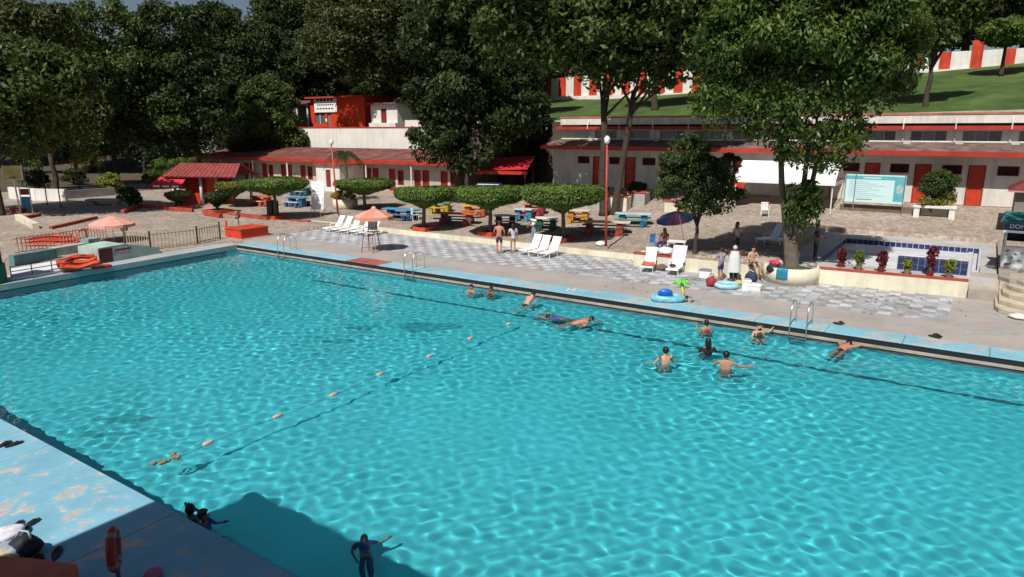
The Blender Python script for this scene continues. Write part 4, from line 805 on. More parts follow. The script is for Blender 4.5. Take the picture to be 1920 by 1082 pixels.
# parasols
def canopy(t, r, z0, z1, n_, mats, val=.16, tilt=None, off=(0, 0, 0)):
    for k in range(n_):
        a, b = 2 * PI * k / n_, 2 * PI * (k + 1) / n_; pts = []
        for s in (0.02, .5, 1):
            zz = z1 + (z0 - z1) * (s ** 1.15)
            for q in (a, (a + b) / 2, b):
                sag = .96 if q not in (a, b) else 1; pts.append(Vector((r * s * sag * math.cos(q), r * s * sag * math.sin(q), zz - (.03 * s if q not in (a, b) else 0))))
        for q in (a, (a + b) / 2, b): sag = .96 if q not in (a, b) else 1; pts.append(Vector((r * sag * 1.01 * math.cos(q), r * sag * 1.01 * math.sin(q), z0 - val)))
        if tilt is not None: pts = [tilt @ (p_ - Vector((0, 0, z0))) + Vector((0, 0, z0)) + Vector(off) for p_ in pts]
        fs = [(i * 3 + j, i * 3 + j + 1, i * 3 + j + 4, i * 3 + j + 3) for i in range(3) for j in range(2)]
        MB().add(pts, fs).build('canopy_panel', mats[k % len(mats)], t, False)
coral = M('coral_canvas', (.66, .24, .16), .85, .1, 3, dirt=.15); coral2 = M('faded_coral_canvas', (.70, .34, .27), .85, .1, 3, dirt=.15)
b = P(696, 472, 0); t = thing('lifeguard_chair', 'tall red-brown metal lifeguard chair at the pool edge', 'chair', b + Vector((0, 0, .005)), .3)
rust = M('rusty_red_metal', (.30, .10, .09), .6, .3, 6)
for a in (-1, 1):
    for c in (-1, 1): MB().tube([(a * .36, c * .42, 0), (a * .27, c * .28, 1.05)], .03, 6).build('leg', rust, t)
    MB().tube([(a * .27, -.28, 1.06), (a * .27, -.28, 1.32), (a * .27, .28, 1.34), (a * .27, .28, 1.06)], .02, 6).build('armrest', rust, t)
for z in (.3, .55, .8): MB().tube([(-.34 + .03 * z, -.39 + .12 * z, z), (.34 - .03 * z, -.39 + .12 * z, z)], .018, 6).build('rung', rust, t)
MB().box(-.3, .3, -.3, .3, 1.06, 1.1).build('seat', plastic, t, bevel=.01); MB().cbox((0, .3, 1.42), (.58, .03, .5), Euler((-.15, 0, 0)).to_matrix()).build('backrest', cm((.45, .45, .5)), t)
t = thing('parasol', 'coral parasol mounted over the lifeguard chair', 'parasol', b + Vector((.06, .28, 0))); MB().tube([(0, 0, .02), (0, 0, 2.45)], .025, 8).build('pole', steel, t); canopy(t, 1.05, 1.98, 2.4, 8, [coral, coral2], .2); MB().lathe([(.16, 2.36), (.12, 2.44), (.03, 2.5)], 8).build('cap', coral2, t); MB().lathe([(.22, 0), (.2, .05), (.05, .06)], 12).build('base', concrete, t)
p = G(214, 452); t = thing('parasol', 'faded pink parasol standing behind the beige picket fence', 'parasol', p); MB().tube([(0, 0, 0), (0, 0, 1.55)], .025, 8).build('pole', steel, t); canopy(t, 1.25, 1.05, 1.5, 8, [coral2], .18); MB().lathe([(.25, 0), (.22, .06), (.05, .07)], 12).build('base', concrete, t)
p = G(1266, 470); t = thing('parasol', 'tilted purple and blue patterned parasol beside the young tree', 'parasol', p)
tl_ = Matrix.Rotation(math.radians(26), 3, Vector((.75, .66, 0)) * -1); MB().tube([(.45, .3, 0), (.1, .05, 1.9)], .02, 8).build('pole', steel, t)
canopy(t, 1.0, 1.72, 2.1, 10, [M('purple_canvas', (.28, .10, .34), .8, .5, 9, c2=(.45, .2, .42)), M('blue_canvas', (.05, .17, .42), .8, .4, 8), M('pink_canvas', (.45, .16, .35), .8, .4, 8)], .1, tl_, (-.1, 0, 0))
t = thing('side_table', 'small white-edged table under the patterned parasol', 'table', G(1268, 478) , .2); MB().box(-.45, .45, -.3, .3, .68, .72).build('top', plastic, t)
for a in (-1, 1):
    for c in (-1, 1): MB().tube([(a * .4, c * .26, .68), (a * .42, c * .28, 0)], .02, 6).build('leg', plastic, t)
# lamp posts
def lamp(label, x, y, h, lean=0):
    t = thing('lamp_post', label, 'lamp post', G(x, y), 0, 'red lamp posts'); MB().tube([(0, 0, -.05), (lean * .5, 0, h * .5), (lean, 0, h)], [.075, .06, .05], 10).build('pole', M('post_red', (.50, .065, .045), .5, .15, 3, dirt=.2), t, True)
    MB().box(-.16, .16, -.16, .16, 0, .12).build('foot', concrete, t); MB().lathe([(.06, h), (.14, h + .08), (.16, h + .3), (.05, h + .42)], 12, (lean, 0, 0)).build('lamp_head', plastic, t, True)
lamp('tall red lamp post beside the pale pink picnic table', 1136, 466, 5.6, -.12); lamp('tall red lamp post in front of the palm', 634, 404, 5.2, -.3)
# pool ladders
def ladder(label, x, y, s=1.0):
    b = P(x, y, 0); t = thing('pool_ladder', label, 'ladder', (b.x, -.16, .0), 0, 'steel pool ladders')
    for a in (-.27, .27): MB().tube([(a, .75, 0), (a, .75, .55), (a, .62, .8), (a, .3, .88), (a, .02, .8), (a, -.1, .5), (a, -.12, -1.1)], .022, 8).build('rail', steel, t, True)
    for z in (-.35, -.65, -.95): MB().box(-.26, .26, -.17, -.08, z, z + .03).build('rung', steel, t)
ladder('steel ladder near the far corner of the pool', 537, 470); ladder('steel ladder right of the guard chair', 776, 505); ladder('steel ladder beside the swimmer stretching along the gutter', 1500, 612)
# white notice panel, bins
p = G(598, 404); t = thing('notice_panel', 'tall white notice panel on legs beside the clipped tree', 'sign', p, .45); R_ = Euler((-.14, 0, 0)).to_matrix()
MB().cbox((0, 0, 1.5), (1.0, .04, 2.1), R_).build('panel', M('notice_white', (.82, .82, .86), .5, .05, 6), t)
for q in range(7): MB().cbox(Vector((0, -.0, 1.5)) + R_ @ Vector((-.02, -.024, .8 - q * .24)), (.62 - .1 * (q % 3), .004, .05), R_).build('text_line', M('faint_print', (.6, .62, .7)), t)
for a in (-.4, .4): MB().tube([(a, .14, .5), (a, .28, 0)], .03, 6).build('leg', white, t); MB().tube([(a, -.02, 1.5), (a, -.62, 0)], .02, 6).build('brace', white, t)
p = G(512, 402); t = thing('waste_bin', 'dark square bin beside the clipped tree by the notice panel', 'bin', p); MB().box(-.32, .32, -.32, .32, 0, .95).build('body', M('dark_bin', (.03, .035, .045), .5), t, bevel=.02); MB().box(-.35, .35, -.35, .35, .953, 1.02).build('lid', black, t, bevel=.02)
sack('bag', 'white plastic bag at the foot of the red lamp post', G(1126, 461), (.3, .22, .14), plastic, 8)
# cream planter blocks under the tall tree
for k, (x, y, a, d, h, mt, lb) in enumerate([(1150, 396, 1.9, 1.0, 1.0, cream, 'sunlit cream planter block with red rim under the tall tree'), (1110, 392, 1.6, 1.0, .75, M('grey_block', (.42, .40, .39), .8, dirt=.25), 'grey planter block left of the sunlit one'), (1192, 386, 1.3, 1.2, .9, M('grey_block', (.42, .4, .39)), 'grey-brown planter block right of the sunlit one'), (1258, 398, .9, .7, .7, cream, 'small cream block behind the young tree')]):
    p = G(x, y); t = thing('planter_block', lb, 'planter', p, .12); MB().box(-a / 2, a / 2, -.05, d, -.3, h).build('body', mt, t, bevel=.02); MB().box(-a / 2 - .04, a / 2 + .04, -.09, .1, h + .002, h + .07).box(-a / 2 - .04, a / 2 + .04, d - .1, d + .04, h + .002, h + .07).build('rim', red_cap, t)
# bushes in those blocks and the pale twiggy clutter
for k, (x, y, lb, mt, s) in enumerate([(1195, 372, 'low dark shrub on the grey planter blocks', L_DARK, .9), (1385, 385, 'pale twiggy shrub left of the white chair', L_OLIVE, .8), (1120, 376, 'dark shrub left of the tall tree trunks', L_DARK, .9)]):
    p = G(x, y); shrub('shrub', lb, p, [(0, 0, .55 * s + .3, (1.0 * s, .8 * s, .5 * s))], 2600, .16, .07, mt, 140 + k)
# white marquee
p0 = G(1553, 400); t = thing('marquee', 'white pitched marquee tent in front of the red doors', 'tent', (p0.x - 5.9, p0.y, p0.z), 0)
tent = M('tent_white', (.80, .80, .82), .7, .04, 2, .05, 6)
ev, ap, W_, D_ = 1.95, 3.1, 6.0, 3.2
for a in (0, W_):
    for c in (0, D_): MB().tube([(a, c, -.3), (a, c, ev)], .04, 8).build('post', white, t)
def tri(a, b, c, nm): MB().add([a, b, c], [(0, 1, 2)]).build(nm, tent, t)
A_, B_, C_, D4 = (-.15, -.15, ev), (W_ + .15, -.15, ev), (W_ + .15, D_ + .15, ev), (-.15, D_ + .15, ev); R1, R2 = (-.1, D_ / 2, ap), (W_ + .1, D_ / 2, ap)
MB().slab(A_, B_, R2, R1, .015).build('roof_sheet', tent, t); MB().slab(C_, D4, R1, R2, .015).build('roof_sheet', tent, t); MB().tube([(W_ / 3, D_, 0), (W_ / 3, D_, ev)], .03, 6).build('post', black, t)
MB().box(-.15, W_ + .15, -.17, -.155, ev - .22, ev).box(W_ + .155, W_ + .17, -.15, D_ + .15, ev - .22, ev).build('valance', tent, t)
MB().box(W_ * .55, W_ - .1, D_ - .02, D_, .3, 1.5).build('tarpaulin', M('grey_tarp', (.3, .34, .33), .7), t); MB().box(1.5, 4.4, D_ - .06, D_ - .03, .0, 1.6).build('back_panel', M('tent_panel', (.6, .56, .5), .7), t)
# teal information banner
BV = 23.4
a = PV(1586, 326, BV); b = PV(1694, 383, BV); a2 = PV(1586, 383, BV); t = thing('banner', 'large pale turquoise information banner between posts', 'banner', (a.x, BV, 0), 0)
w_ = b.x - a.x; z0, z1 = b.z, a.z
MB().box(0, w_, 0, .03, z0, z1).build('sheet', M('banner_pale', (.55, .74, .76), .6, .04, 2), t); teal = M('banner_teal', (.10, .42, .46), .6, .12, 3)
MB().box(.02, w_ - .02, -.006, -.002, z1 - .30, z1 - .08).build('header_band', teal, t); MB().box(w_ * .82, w_ - .03, -.006, -.002, z0 + .12, z1 - .31).build('side_band', teal, t)
for q in range(9): MB().box(w_ * .08, w_ * (.4 + .33 * ((q * 7) % 5) / 5), -.008, -.003, z1 - .42 - q * .12, z1 - .455 - q * .12 + .0).build('text_line', M('banner_text', (.38, .58, .62), .7), t)
MB().box(w_ * .3, w_ * .6, -.01, -.008, z1 - .23, z1 - .17).build('title_line', M('banner_title', (.6, .8, .82)), t); MB().box(w_ * .22, w_ * .48, -.008, -.003, z0 + .15, z0 + .2).build('text_line', M('dark_teal_text', (.12, .3, .36)), t)
mb = MB(); mb.add([(w_ * .91 + .19 * math.cos(q * PI / 8), -.011, (z0 + z1) / 2 + .02 + .3 * math.sin(q * PI / 8)) for q in range(16)], [tuple(range(15, -1, -1))]); mb.build('emblem', M('emblem_grey', (.33, .44, .46), .7, .4, 6), t)
for u in (.05, w_ - .05, w_ * .18): MB().tube([(u, -.05, gz(a.x + u, BV) - .2), (u, -.05, z1 + .02)], .03, 6).build('post', steel, t)
MB().box(-.2, w_ + .6, .3, 1.2, 1.2, 1.95).build('low_plinth', M('dark_plinth', (.16, .13, .1), .9, .3, 2, dirt=.3), t)
# booth at the right edge
t = thing('booth', 'grey booth with colourful poster and blue header at the top of the steps', 'booth', (37.0, 11.3, .85), .0)
MB().box(0, 2.6, 0, .08, 0, .95).box(0, .08, .08, 1.8, 0, .95).box(2.52, 2.6, .08, 1.8, 0, .95).build('counter', M('booth_panel', (.62, .62, .62), .6, .1, 2, dirt=.2), t)
po = MB().box(.06, 2.5, -.012, -.003, .06, .9).build('poster', M('poster_white', (.66, .72, .74), .5, .06, 3), t); rp = random.Random(2)
for q in range(46):
    c = rp.choice([(.45, .12, .14), (.35, .6, .64), (.3, .1, .2), (.12, .12, .14), (.75, .6, .6), (.5, .35, .4)]); x_, z_ = rp.uniform(.12, 2.3), rp.uniform(.12, .78); s_ = rp.uniform(.03, .11)
    MB().add([(x_ + s_ * (.6 + .5 * rp.random()) * math.cos(i), -.016 - .0006 * q, z_ + s_ * .6 * math.sin(i)) for i in (0, .9, 1.8, 2.7, 3.6, 4.5, 5.4)], [tuple(range(6, -1, -1))]).build('poster_mark', cm(c), po)
for u in (.04, 2.56):
    for v in (.04, 1.76): MB().tube([(u, v, .95), (u, v, 1.9)], .035, 6).build('post', M('booth_post', (.55, .5, .5), .6), t)
MB().box(.1, 2.5, 1.7, 1.74, .95, 1.9).build('back', black, t); MB().box(-.08, 2.7, -.1, -.06, 1.52, 1.62).build('shelf_edge', plastic, t)
MB().box(-.05, 2.65, -.1, -.05, 1.63, 1.98).build('header', M('header_blue', (.02, .05, .16), .5), t)
MB().slab((-.25, -.35, 2.0), (2.9, -.35, 2.0), (2.7, 1.0, 2.32), (-.05, 1.0, 2.32), .04).slab((-.05, 1.003, 2.32), (2.7, 1.003, 2.32), (2.9, 2.2, 2.0), (-.25, 2.2, 2.0), .04).build('roof', M('teal_roof', (.03, .15, .14), .6, .2, 2), t)
tc = bpy.data.curves.new('lettering', 'FONT'); tc.body = 'DOMINGO'; tc.size = .24; tc.extrude = .003; to = bpy.data.objects.new('lettering', tc); col.objects.link(to); to.parent = t; to.location = (.1, -.106, 1.72); to.rotation_euler = (PI / 2, 0, 0); tc.materials.append(plastic)
lm_ = bpy.data.meshes.new_from_object(to.evaluated_get(bpy.context.evaluated_depsgraph_get())); lo_ = bpy.data.objects.new('lettering', lm_); col.objects.link(lo_); lo_.parent = t; lo_.location = to.location; lo_.rotation_euler = to.rotation_euler; bpy.data.objects.remove(to)
q = PV(1893, 357, 20.5); t = thing('hut', 'small hut with dark red hipped roof behind the booth', 'hut', (q.x + .3, 20.5, gz(q.x, 20.5)))
zr = q.z - t.location.z; MB().add([(-.35, -.35, zr), (3.4, -.35, zr), (3.4, 3.2, zr), (-.35, 3.2, zr), (1.1, 1.4, zr + 1.0), (1.9, 1.4, zr + 1.0)], [(0, 1, 5, 4), (1, 2, 5), (2, 3, 4, 5), (3, 0, 4), (3, 2, 1, 0)]).build('roof', M('hut_roof', (.16, .03, .03), .8, .3, 3, .4, 10), t)
MB().box(0, 3, 0, 2.8, -.4, zr - .01).build('wall', M('hut_wall', (.2, .18, .17), .8), t); MB().box(-.37, 3.42, -.39, -.355, zr - .06, zr + .02).build('eave_edge', M('pink_edge', (.5, .25, .25), .7), t)
# ---------------------------------------------------------------- left side: plaza, kiosk, fences, slides
step_red = M('step_red_paint', (.42, .075, .055), .7, .2, 1.5, .2, 20, dirt=.3)
def gpts(l, dz=0): return [G(x, y) + Vector((0, 0, dz)) for x, y in l]
wall_run('kerb', 'angled red kerb stepping round the sunny cobbled plaza', gpts([(230, 401), (263, 389), (300, 391), (328, 396), (362, 398)]), .2, .28, .25, step_red)
wall_run('kerb', 'red step beside the dark shrub right of the kiosk', gpts([(385, 404), (415, 409)]), .2, .3, .3, step_red)
wall_run('kerb', 'long red step running to the clipped tree by the notice panel', gpts([(432, 402), (470, 408), (505, 412)]), .2, .2, .5, step_red)
wall_run('kerb', 'flat red kerb right of the clipped tree by the notice panel', gpts([(545, 414), (580, 416)]), .2, .1, .3, step_red)
wall_run('kerb', 'slanting red kerb above the picket fence', gpts([(95, 430), (140, 420), (181, 410)]), .15, .18, .22, step_red)
wall_run('ramp_wall', 'cream wedge wall at the foot of the yellow board', gpts([(34, 411), (68, 429)]), .2, .35, .35, cream)
wall_run('kerb', 'short red kerb near the yellow board', gpts([(40, 412), (74, 405)]), .2, .2, .3, step_red); wall_run('kerb', 'small red block beside the teal column', gpts([(22, 398), (46, 398)]), .2, .3, .6, step_red)
wall_run('low_wall', 'pale low wall in dappled shade at the back of the left plaza', gpts([(20, 372), (70, 376), (125, 377)]), .2, 1.0, .25, white)
wall_run('low_wall', 'grey low wall behind the thin dark posts', gpts([(125, 373), (215, 366)]), .2, .7, .3, M('grey_wall2', (.3, .28, .27), .85, dirt=.3))
p = G(197, 384); t = thing('stone_slab', 'grey stone slab bench on the left plaza', 'bench', p, .7); MB().box(-1.3, 1.3, -.5, .5, .32, .48).build('slab', concrete, t, bevel=.02); MB().box(-1.1, -.7, -.4, .4, -.1, .318).build('leg', concrete, t); MB().box(.7, 1.1, -.4, .4, -.1, .318).build('leg', concrete, t)
for x, y, h, lb in ((89, 384, 2.6, 'thin dark post left of its twin on the plaza'), (114, 388, 2.0, 'thin dark post nearer the sunny cobbles')):
    t = thing('post', lb, 'post', G(x, y)); MB().tube([(0, 0, -.1), (0, 0, h)], .045, 8).build('pole', black, t); MB().lathe([(.12, -.02), (.1, .05), (.05, .06)], 10).build('foot', black, t)
p = G(39, 400); t = thing('backboard', 'pale yellow basketball board on a white post', 'board', p, .9); MB().tube([(0, 0, -.1), (-.1, 0, 2.3), (-.1, -.1, 2.6)], .06, 8).build('post', white, t)
MB().box(-.6, .5, -.2, -.16, 2.45, 3.45).build('panel', M('board_yellow', (.55, .48, .18), .7, .3, 2, dirt=.3), t); MB().box(-.66, -.602, -.22, -.15, 2.4, 3.5).box(.502, .56, -.22, -.15, 2.4, 3.5).box(-.6, .5, -.22, -.15, 2.4, 2.448).build('frame', white, t); MB().torus((-.05, -.45, 2.6), .22, .018, 'z', 16, 6).build('hoop', dark_red, t)
p = G(52, 398); t = thing('play_stand', 'blue panel with red top between two white posts on the plaza', 'sign', p, .7)
for a in (-.35, .35): MB().tube([(a, 0, -.1), (a, 0, 1.9)], .035, 6).build('post', white, t)
MB().cbox((0, 0, .75), (.6, .06, .8)).build('panel', cm((.05, .22, .45)), t, bevel=.02); MB().cbox((0, 0, 1.5), (.6, .06, .45)).build('top_panel', dark_red, t, bevel=.02)
# kiosk
p = G(380, 384); t = thing('kiosk', 'kiosk with red tiled roof, white columns and red walls', 'kiosk', p, .42)
for x, y in ((0, 0), (1.35, .15), (-2.4, .0), (-2.4, 2.5), (3.0, 2.5)): MB().tube([(x, y, -.1), (x, y, 2.45)], [.14, .1], 10).build('column', white, t, True)
MB().box(-2.3, 1.9, 1.2, 1.35, 0, 2.4).box(-2.3, -.2, .15, .3, 0, .95).build('wall', red, t); MB().box(.25, 1.15, .35, 1.2, 0, 2.2).build('side_wall', orange_red, t)
tr = M('kiosk_roof_tile', (.27, .055, .05), .85, .3, 5, .6, 14, dirt=.3)
MB().slab((-3.0, -.7, 2.35), (3.6, -.7, 2.35), (3.0, 1.2, 3.35), (-2.4, 1.2, 3.35), .1).slab((-2.4, 1.203, 3.35), (3.0, 1.203, 3.35), (3.6, 3.1, 2.35), (-3.0, 3.1, 2.35), .1).build('roof', tr, t)
MB().add([(-3.0, -.7, 2.34), (-2.41, 1.2, 3.33), (-3.0, 3.1, 2.34)], [(0, 1, 2)]).add([(-3.0, -.72, 2.3), (-2.45, 1.2, 3.3), (-2.45, 1.2, 3.42), (-3.0, -.72, 2.42)], [(0, 1, 2, 3)]).build('gable_trim', orange_red, t)
for i in range(16): MB().slab((-2.95 + i * .405, -.72, 2.375), (-2.85 + i * .405, -.72, 2.375), (-2.4 + i * .34, 1.19, 3.385), (-2.46 + i * .34, 1.19, 3.385), .03).build('roof_rib', tr, t)
t2 = thing('awning', 'crimson awning with white lettering on the kiosk end', 'awning', p + Vector((math.cos(.42) * -2.3, math.sin(.42) * -2.3, 0)), .42)
aw = M('awning_crimson', (.50, .03, .05), .7, .1, 2)
MB().slab((-1.4, -1.3, 1.75), (1.5, -1.3, 1.75), (1.2, .1, 2.45), (-1.0, .1, 2.45), .03).build('canopy', aw, t2); MB().box(-1.4, 1.5, -1.33, -1.305, 1.42, 1.75).build('valance', aw, t2); MB().add([(1.5, -1.3, 1.75), (1.2, .1, 2.45), (1.2, .1, 1.45), (1.5, -1.3, 1.43)], [(0, 1, 2, 3)]).build('side_panel', M('awning_dark', (.28, .015, .03), .8), t2)
for q in range(3): MB().box(-1.1 + q * .85, -1.1 + q * .85 + .6, -1.338, -1.332, 1.52, 1.66).build('lettering', plastic, t2)
t = thing('price_board', 'small white menu board under the crimson awning', 'sign', G(331, 372), .3); MB().box(-.35, .35, 0, .04, .5, 1.15).build('panel', plastic, t); MB().tube([(-.3, .02, -.05), (-.3, .02, .5)], .02, 6).build('leg', white, t); MB().tube([(.3, .02, -.05), (.3, .02, .5)], .02, 6).build('leg', white, t)
# fences
def fence(label, pts, h, sp_, mp, mr, post=True, group=None):
    pts = [Vector(q) for q in pts]; t = thing('picket_fence', label, 'fence', pts[0], 0, group); o = pts[0]; pk = None
    for p_, q_ in zip(pts[:-1], pts[1:]):
        d = q_ - p_; n_ = int(d.length / sp_); rz = math.atan2(d.y, d.x)
        for z in (.12, h - .1): MB().tube([p_ - o + Vector((0, 0, z)), q_ - o + Vector((0, 0, z))], .022, 6).build('rail', mr, t)
        if post:
            for e in (p_, q_): MB().tube([e - o + Vector((0, .0, -.1)), e - o + Vector((0, 0, h + .12))], .05, 6).build('post', M('dark_post', (.08, .075, .06), .7), t)
        for i in range(1, n_):
            l_ = p_ + d * (i / n_) - o
            if pk is None: pk = MB().box(-.022, .022, -.014, .014, .03, h).build('picket', mp, t); c = pk
            else: c = kid(pk, t, (0, 0, 0))
            c.location = l_; c.rotation_euler = (0, 0, rz)
beige = M('beige_picket', (.50, .43, .30), .7, .2, 3, dirt=.2); pinkp = M('pink_picket', (.60, .38, .33), .7, .15, 3)
fence('beige picket fence along the pool corner', [G(235, 462), G(283, 469), G(371, 458), G(413, 448)], .95, .2, beige, M('fence_rail', (.25, .22, .14), .7))
fence('pale pink picket fence in front of the red slide', [P(28, 478, .1), P(110, 466, .1), P(205, 449, .1)], .95, .2, pinkp, M('rail_brown', (.3, .14, .11), .7), False)
ringm = M('buoy_red', (.62, .16, .09), .5, .1, 3); 
def lifebuoy(label, c, r, axis, mats, rz=0, pole=None):
    t = thing('lifebuoy', label, 'lifebuoy', c, rz, 'lifebuoys round the pool'); n_ = 16
    full = MB().torus((0, 0, 0), r, r * .25, axis, 24, 8)
    o = full.build('ring', mats[0], t, True); 
    for q in range(4):
        a = q * PI / 2 + .4; cp = {'y': (r * math.cos(a), 0, r * math.sin(a)), 'x': (0, r * math.cos(a), r * math.sin(a))}[axis]; ax = Vector({'y': (-math.sin(a), 0, math.cos(a)), 'x': (0, -math.sin(a), math.cos(a))}[axis])
        MB().tube([Vector(cp) - ax * r * .17, Vector(cp) + ax * r * .17], r * .275, 10).build('band', mats[1], t, True)
    if pole: MB().tube([(0, r * .3, -pole), (0, r * .3, r * .9)], .03, 8).build('pole', M('post_dark', (.12, .1, .1), .6), t)
    return t
lifebuoy('big faded red lifebuoy on the pink fence', P(158, 452, .12) + Vector((.1, -.1, .42)), .3, 'x', [ringm, coral2], .2); lifebuoy('grey and white lifebuoy beside the pink parasol', G(236, 455) + Vector((0, 0, .85)), .2, 'x', [M('buoy_grey', (.2, .16, .15), .6), plastic], .2, .85); lifebuoy('small lifebuoy on a pole above the red box', G(447, 430) + Vector((0, 0, .95)), .22, 'x', [M('buoy_brown', (.3, .16, .12), .6), coral2], .2, .95)
p = G(447, 444); t = thing('red_box', 'bright red low box at the pool corner', 'box', p, .0); R0 = M('bright_red_box', (.62, .05, .02), .55, .1, 2, dirt=.1)
MB().box(-.75, .85, -.4, 1.6, -.1, .5).build('body', R0, t, bevel=.02); MB().box(-.8, .9, -.45, 1.65, .503, .58).build('lid', orange_red, t, bevel=.02); MB().tube([(-.7, -.3, .55), (-.7, -.3, 1.0)], .06, 8).build('post', R0, t)
# pump house, walls, landing, slide
seaf = M('pale_seafoam_paint', (.42, .52, .48), .7, .1, 1.5, .2, 18, dirt=.25); tealw = M('teal_wall_paint', (.10, .24, .27), .7, .15, 1.5, .2, 18, dirt=.25)
A_ = P(187, 495, .012); B_ = P(300, 475, .012); d = (B_ - A_); ln_ = d.length; rz = math.atan2(d.y, d.x)
t = thing('pump_house', 'low pale green pump house with a dark red door', 'shed', A_, rz)
MB().add([(0, 0, 0), (ln_, 0, 0), (ln_, 1.6, 0), (0, 1.6, 0), (0, 0, .78), (1.4, 0, .82), (ln_, 0, .3), (ln_, 1.6, .3), (1.4, 1.6, .86), (0, 1.6, .8)], [(0, 1, 6, 5, 4), (4, 5, 8, 9), (5, 6, 7, 8), (1, 2, 7, 6), (2, 3, 9, 8, 7), (3, 0, 4, 9)]).build('wall', seaf, t)
MB().box(.02, .72, -.04, -.003, .02, .72).build('door', M('door_maroon', (.13, .025, .03), .6, .2, 3), t); MB().box(.86, 1.75, -.03, -.003, .3, .66).build('sign_panel', M('sign_pinkish', (.45, .33, .34), .6, .3, 6), t); MB().box(.84, 1.77, -.034, -.031, .52, .6).build('sign_stripe', dark_red, t)
wall_run('low_wall', 'pale seafoam wall behind the orange-red slide', [P(100, 484, .02), P(160, 474, .02)], .1, .55, .5, seaf); wall_run('low_wall', 'dark teal wall beyond the white landing', [P(24, 502, .02), P(104, 487, .02)], .1, .6, .35, tealw); wall_run('low_wall', 'short teal wall between the seafoam wall and the pump house', [P(161, 472, .02), P(183, 468, .02)], .1, .7, .6, M('mid_teal_wall', (.24, .38, .38), .7, dirt=.2))
q = [P(20, 526, .02), P(72, 519, .02), P(150, 503, .02), P(104, 492, .02), P(20, 508, .02)]; t = thing('landing_mat', 'white landing platform with red handrails at the pool side', 'platform', (0, 0, .02)); MB().prism([(a.x, a.y) for a in q], 0, .1).build('slab', M('landing_white', (.70, .71, .76), .6, .06, 2, dirt=.15), t)
pr_ = M('handrail_maroon', (.28, .05, .06), .5)
e0, e1 = P(22, 522, .1), P(135, 503, .1)
for zz in (.28, .5): MB().tube([e0 + Vector((0, 0, zz)), e1 + Vector((0, 0, zz))], .02, 6).build('rail', pr_, t)
for s in (0, .33, .66, 1): MB().tube([e0.lerp(e1, s), e0.lerp(e1, s) + Vector((0, 0, .55))], .025, 6).build('rail_post', pr_, t)
def chute(t, a, b, w_, za, zb_, seed, mat, nm, wall=.28):
    n_ = 14; V = []; F_ = []; d = (b - a); sd = Vector((-d.y, d.x, 0)).normalized()
    for i in range(n_ + 1):
        s = i / n_; c = a.lerp(b, s); z = za + (zb_ - za) * s + .06 * math.sin(s * 7 + seed)
        for k in range(9):
            f = k / 4 - 1; V.append(c + sd * (f * w_ / 2) + Vector((0, 0, z - a.z * 0 + wall * abs(f) ** 3)))
    for i in range(n_):
        for k in range(8): F_.append((i * 9 + k, i * 9 + k + 1, (i + 1) * 9 + k + 1, (i + 1) * 9 + k))
    o = MB().add(V, F_).build(nm, mat, t, True); m_ = o.modifiers.new('s', 'SOLIDIFY'); m_.thickness = .05; m_.offset = -1
slide_m = M('slide_orange_red', (.58, .075, .03), .5, .2, 2, dirt=.25)
t = thing('water_slide', 'orange-red slide run-out beside the white landing', 'slide', (0, 0, 0)); z_ = Vector((0, 0, 0))
a, b = P(188, 494, .3), P(112, 500, .3); a.z = b.z = 0
chute(t, a, b, .7, .2, .1, 1, slide_m, 'lane', .14); off = Vector((-.8, .25, 0)); chute(t, a + off, b + off, .7, .3, .14, 2.5, slide_m, 'lane', .14); chute(t, a + off * 1.9, b + off * 1.7, .7, .4, .2, 4.5, red, 'lane', .14); MB().box(-.2, .2, -.4, .4, 0, .12).build('support', red, t).location = a + off * .5 + Vector((0, .1, .0))
t = thing('water_slide', 'wide red slide behind the pale pink fence', 'slide', (0, 0, 0)); a, b = P(150, 452, .5), P(35, 462, .3); a.z = b.z = 0
chute(t, a + Vector((-.8, .3, 0)), b + Vector((-.8, .3, 0)), 1.0, .2, .08, 3, slide_m, 'lane', .12); chute(t, a + Vector((-2.0, .6, 0)), b + Vector((-2.0, .6, 0)), 1.0, .3, .14, 4, red, 'lane', .12); chute(t, a + Vector((-3.2, .9, 0)), b + Vector((-3.2, .9, 0)), 1.0, .4, .2, 5, M('slide_faded', (.45, .13, .10), .6, .2, 2, dirt=.2), 'lane', .12)
for e in (.25, .8): c = (a + Vector((-2, .6, 0))).lerp(b + Vector((-2, .6, 0)), e); MB().box(c.x - 1.4, c.x + 1.4, c.y - .1, c.y + .1, -.1, .12).build('support', dark_red, t)
# teal column with pale mast at the left edge
p = P(4, 531, 0); t = thing('diving_tower', 'teal concrete column carrying a pale leaning mast at the pool edge', 'tower', (p.x - .35, p.y - .5, .012), .3); tc1 = M('column_teal', (.045, .12, .14), .7, .4, 1.2, .2, 12, dirt=.35)
MB().box(-.55, .55, -.5, .5, 0, 2.75).build('column', tc1, t, bevel=.03); MB().box(-.62, .62, -.56, .56, 0, .9).build('plinth', M('column_green', (.05, .13, .09), .7, .3, 1.5), t, bevel=.03); MB().box(-.62, .62, -.58, .58, 2.753, 2.9).build('platform', M('platform_grey', (.4, .42, .42), .8), t, bevel=.02)
MB().tube([(.1, .3, 2.9), (-.05, .3, 4.5), (-.3, .3, 6.4)], [.16, .13, .11], 10).build('mast', M('mast_grey', (.5, .48, .47), .6, .3, 2), t, True); MB().tube([(-.07, .3, 4.75), (-.085, .3, 4.95)], .15, 10).build('mast_band', black, t)
fl = MB(); 
for i in range(7):
    for j in range(7): pass
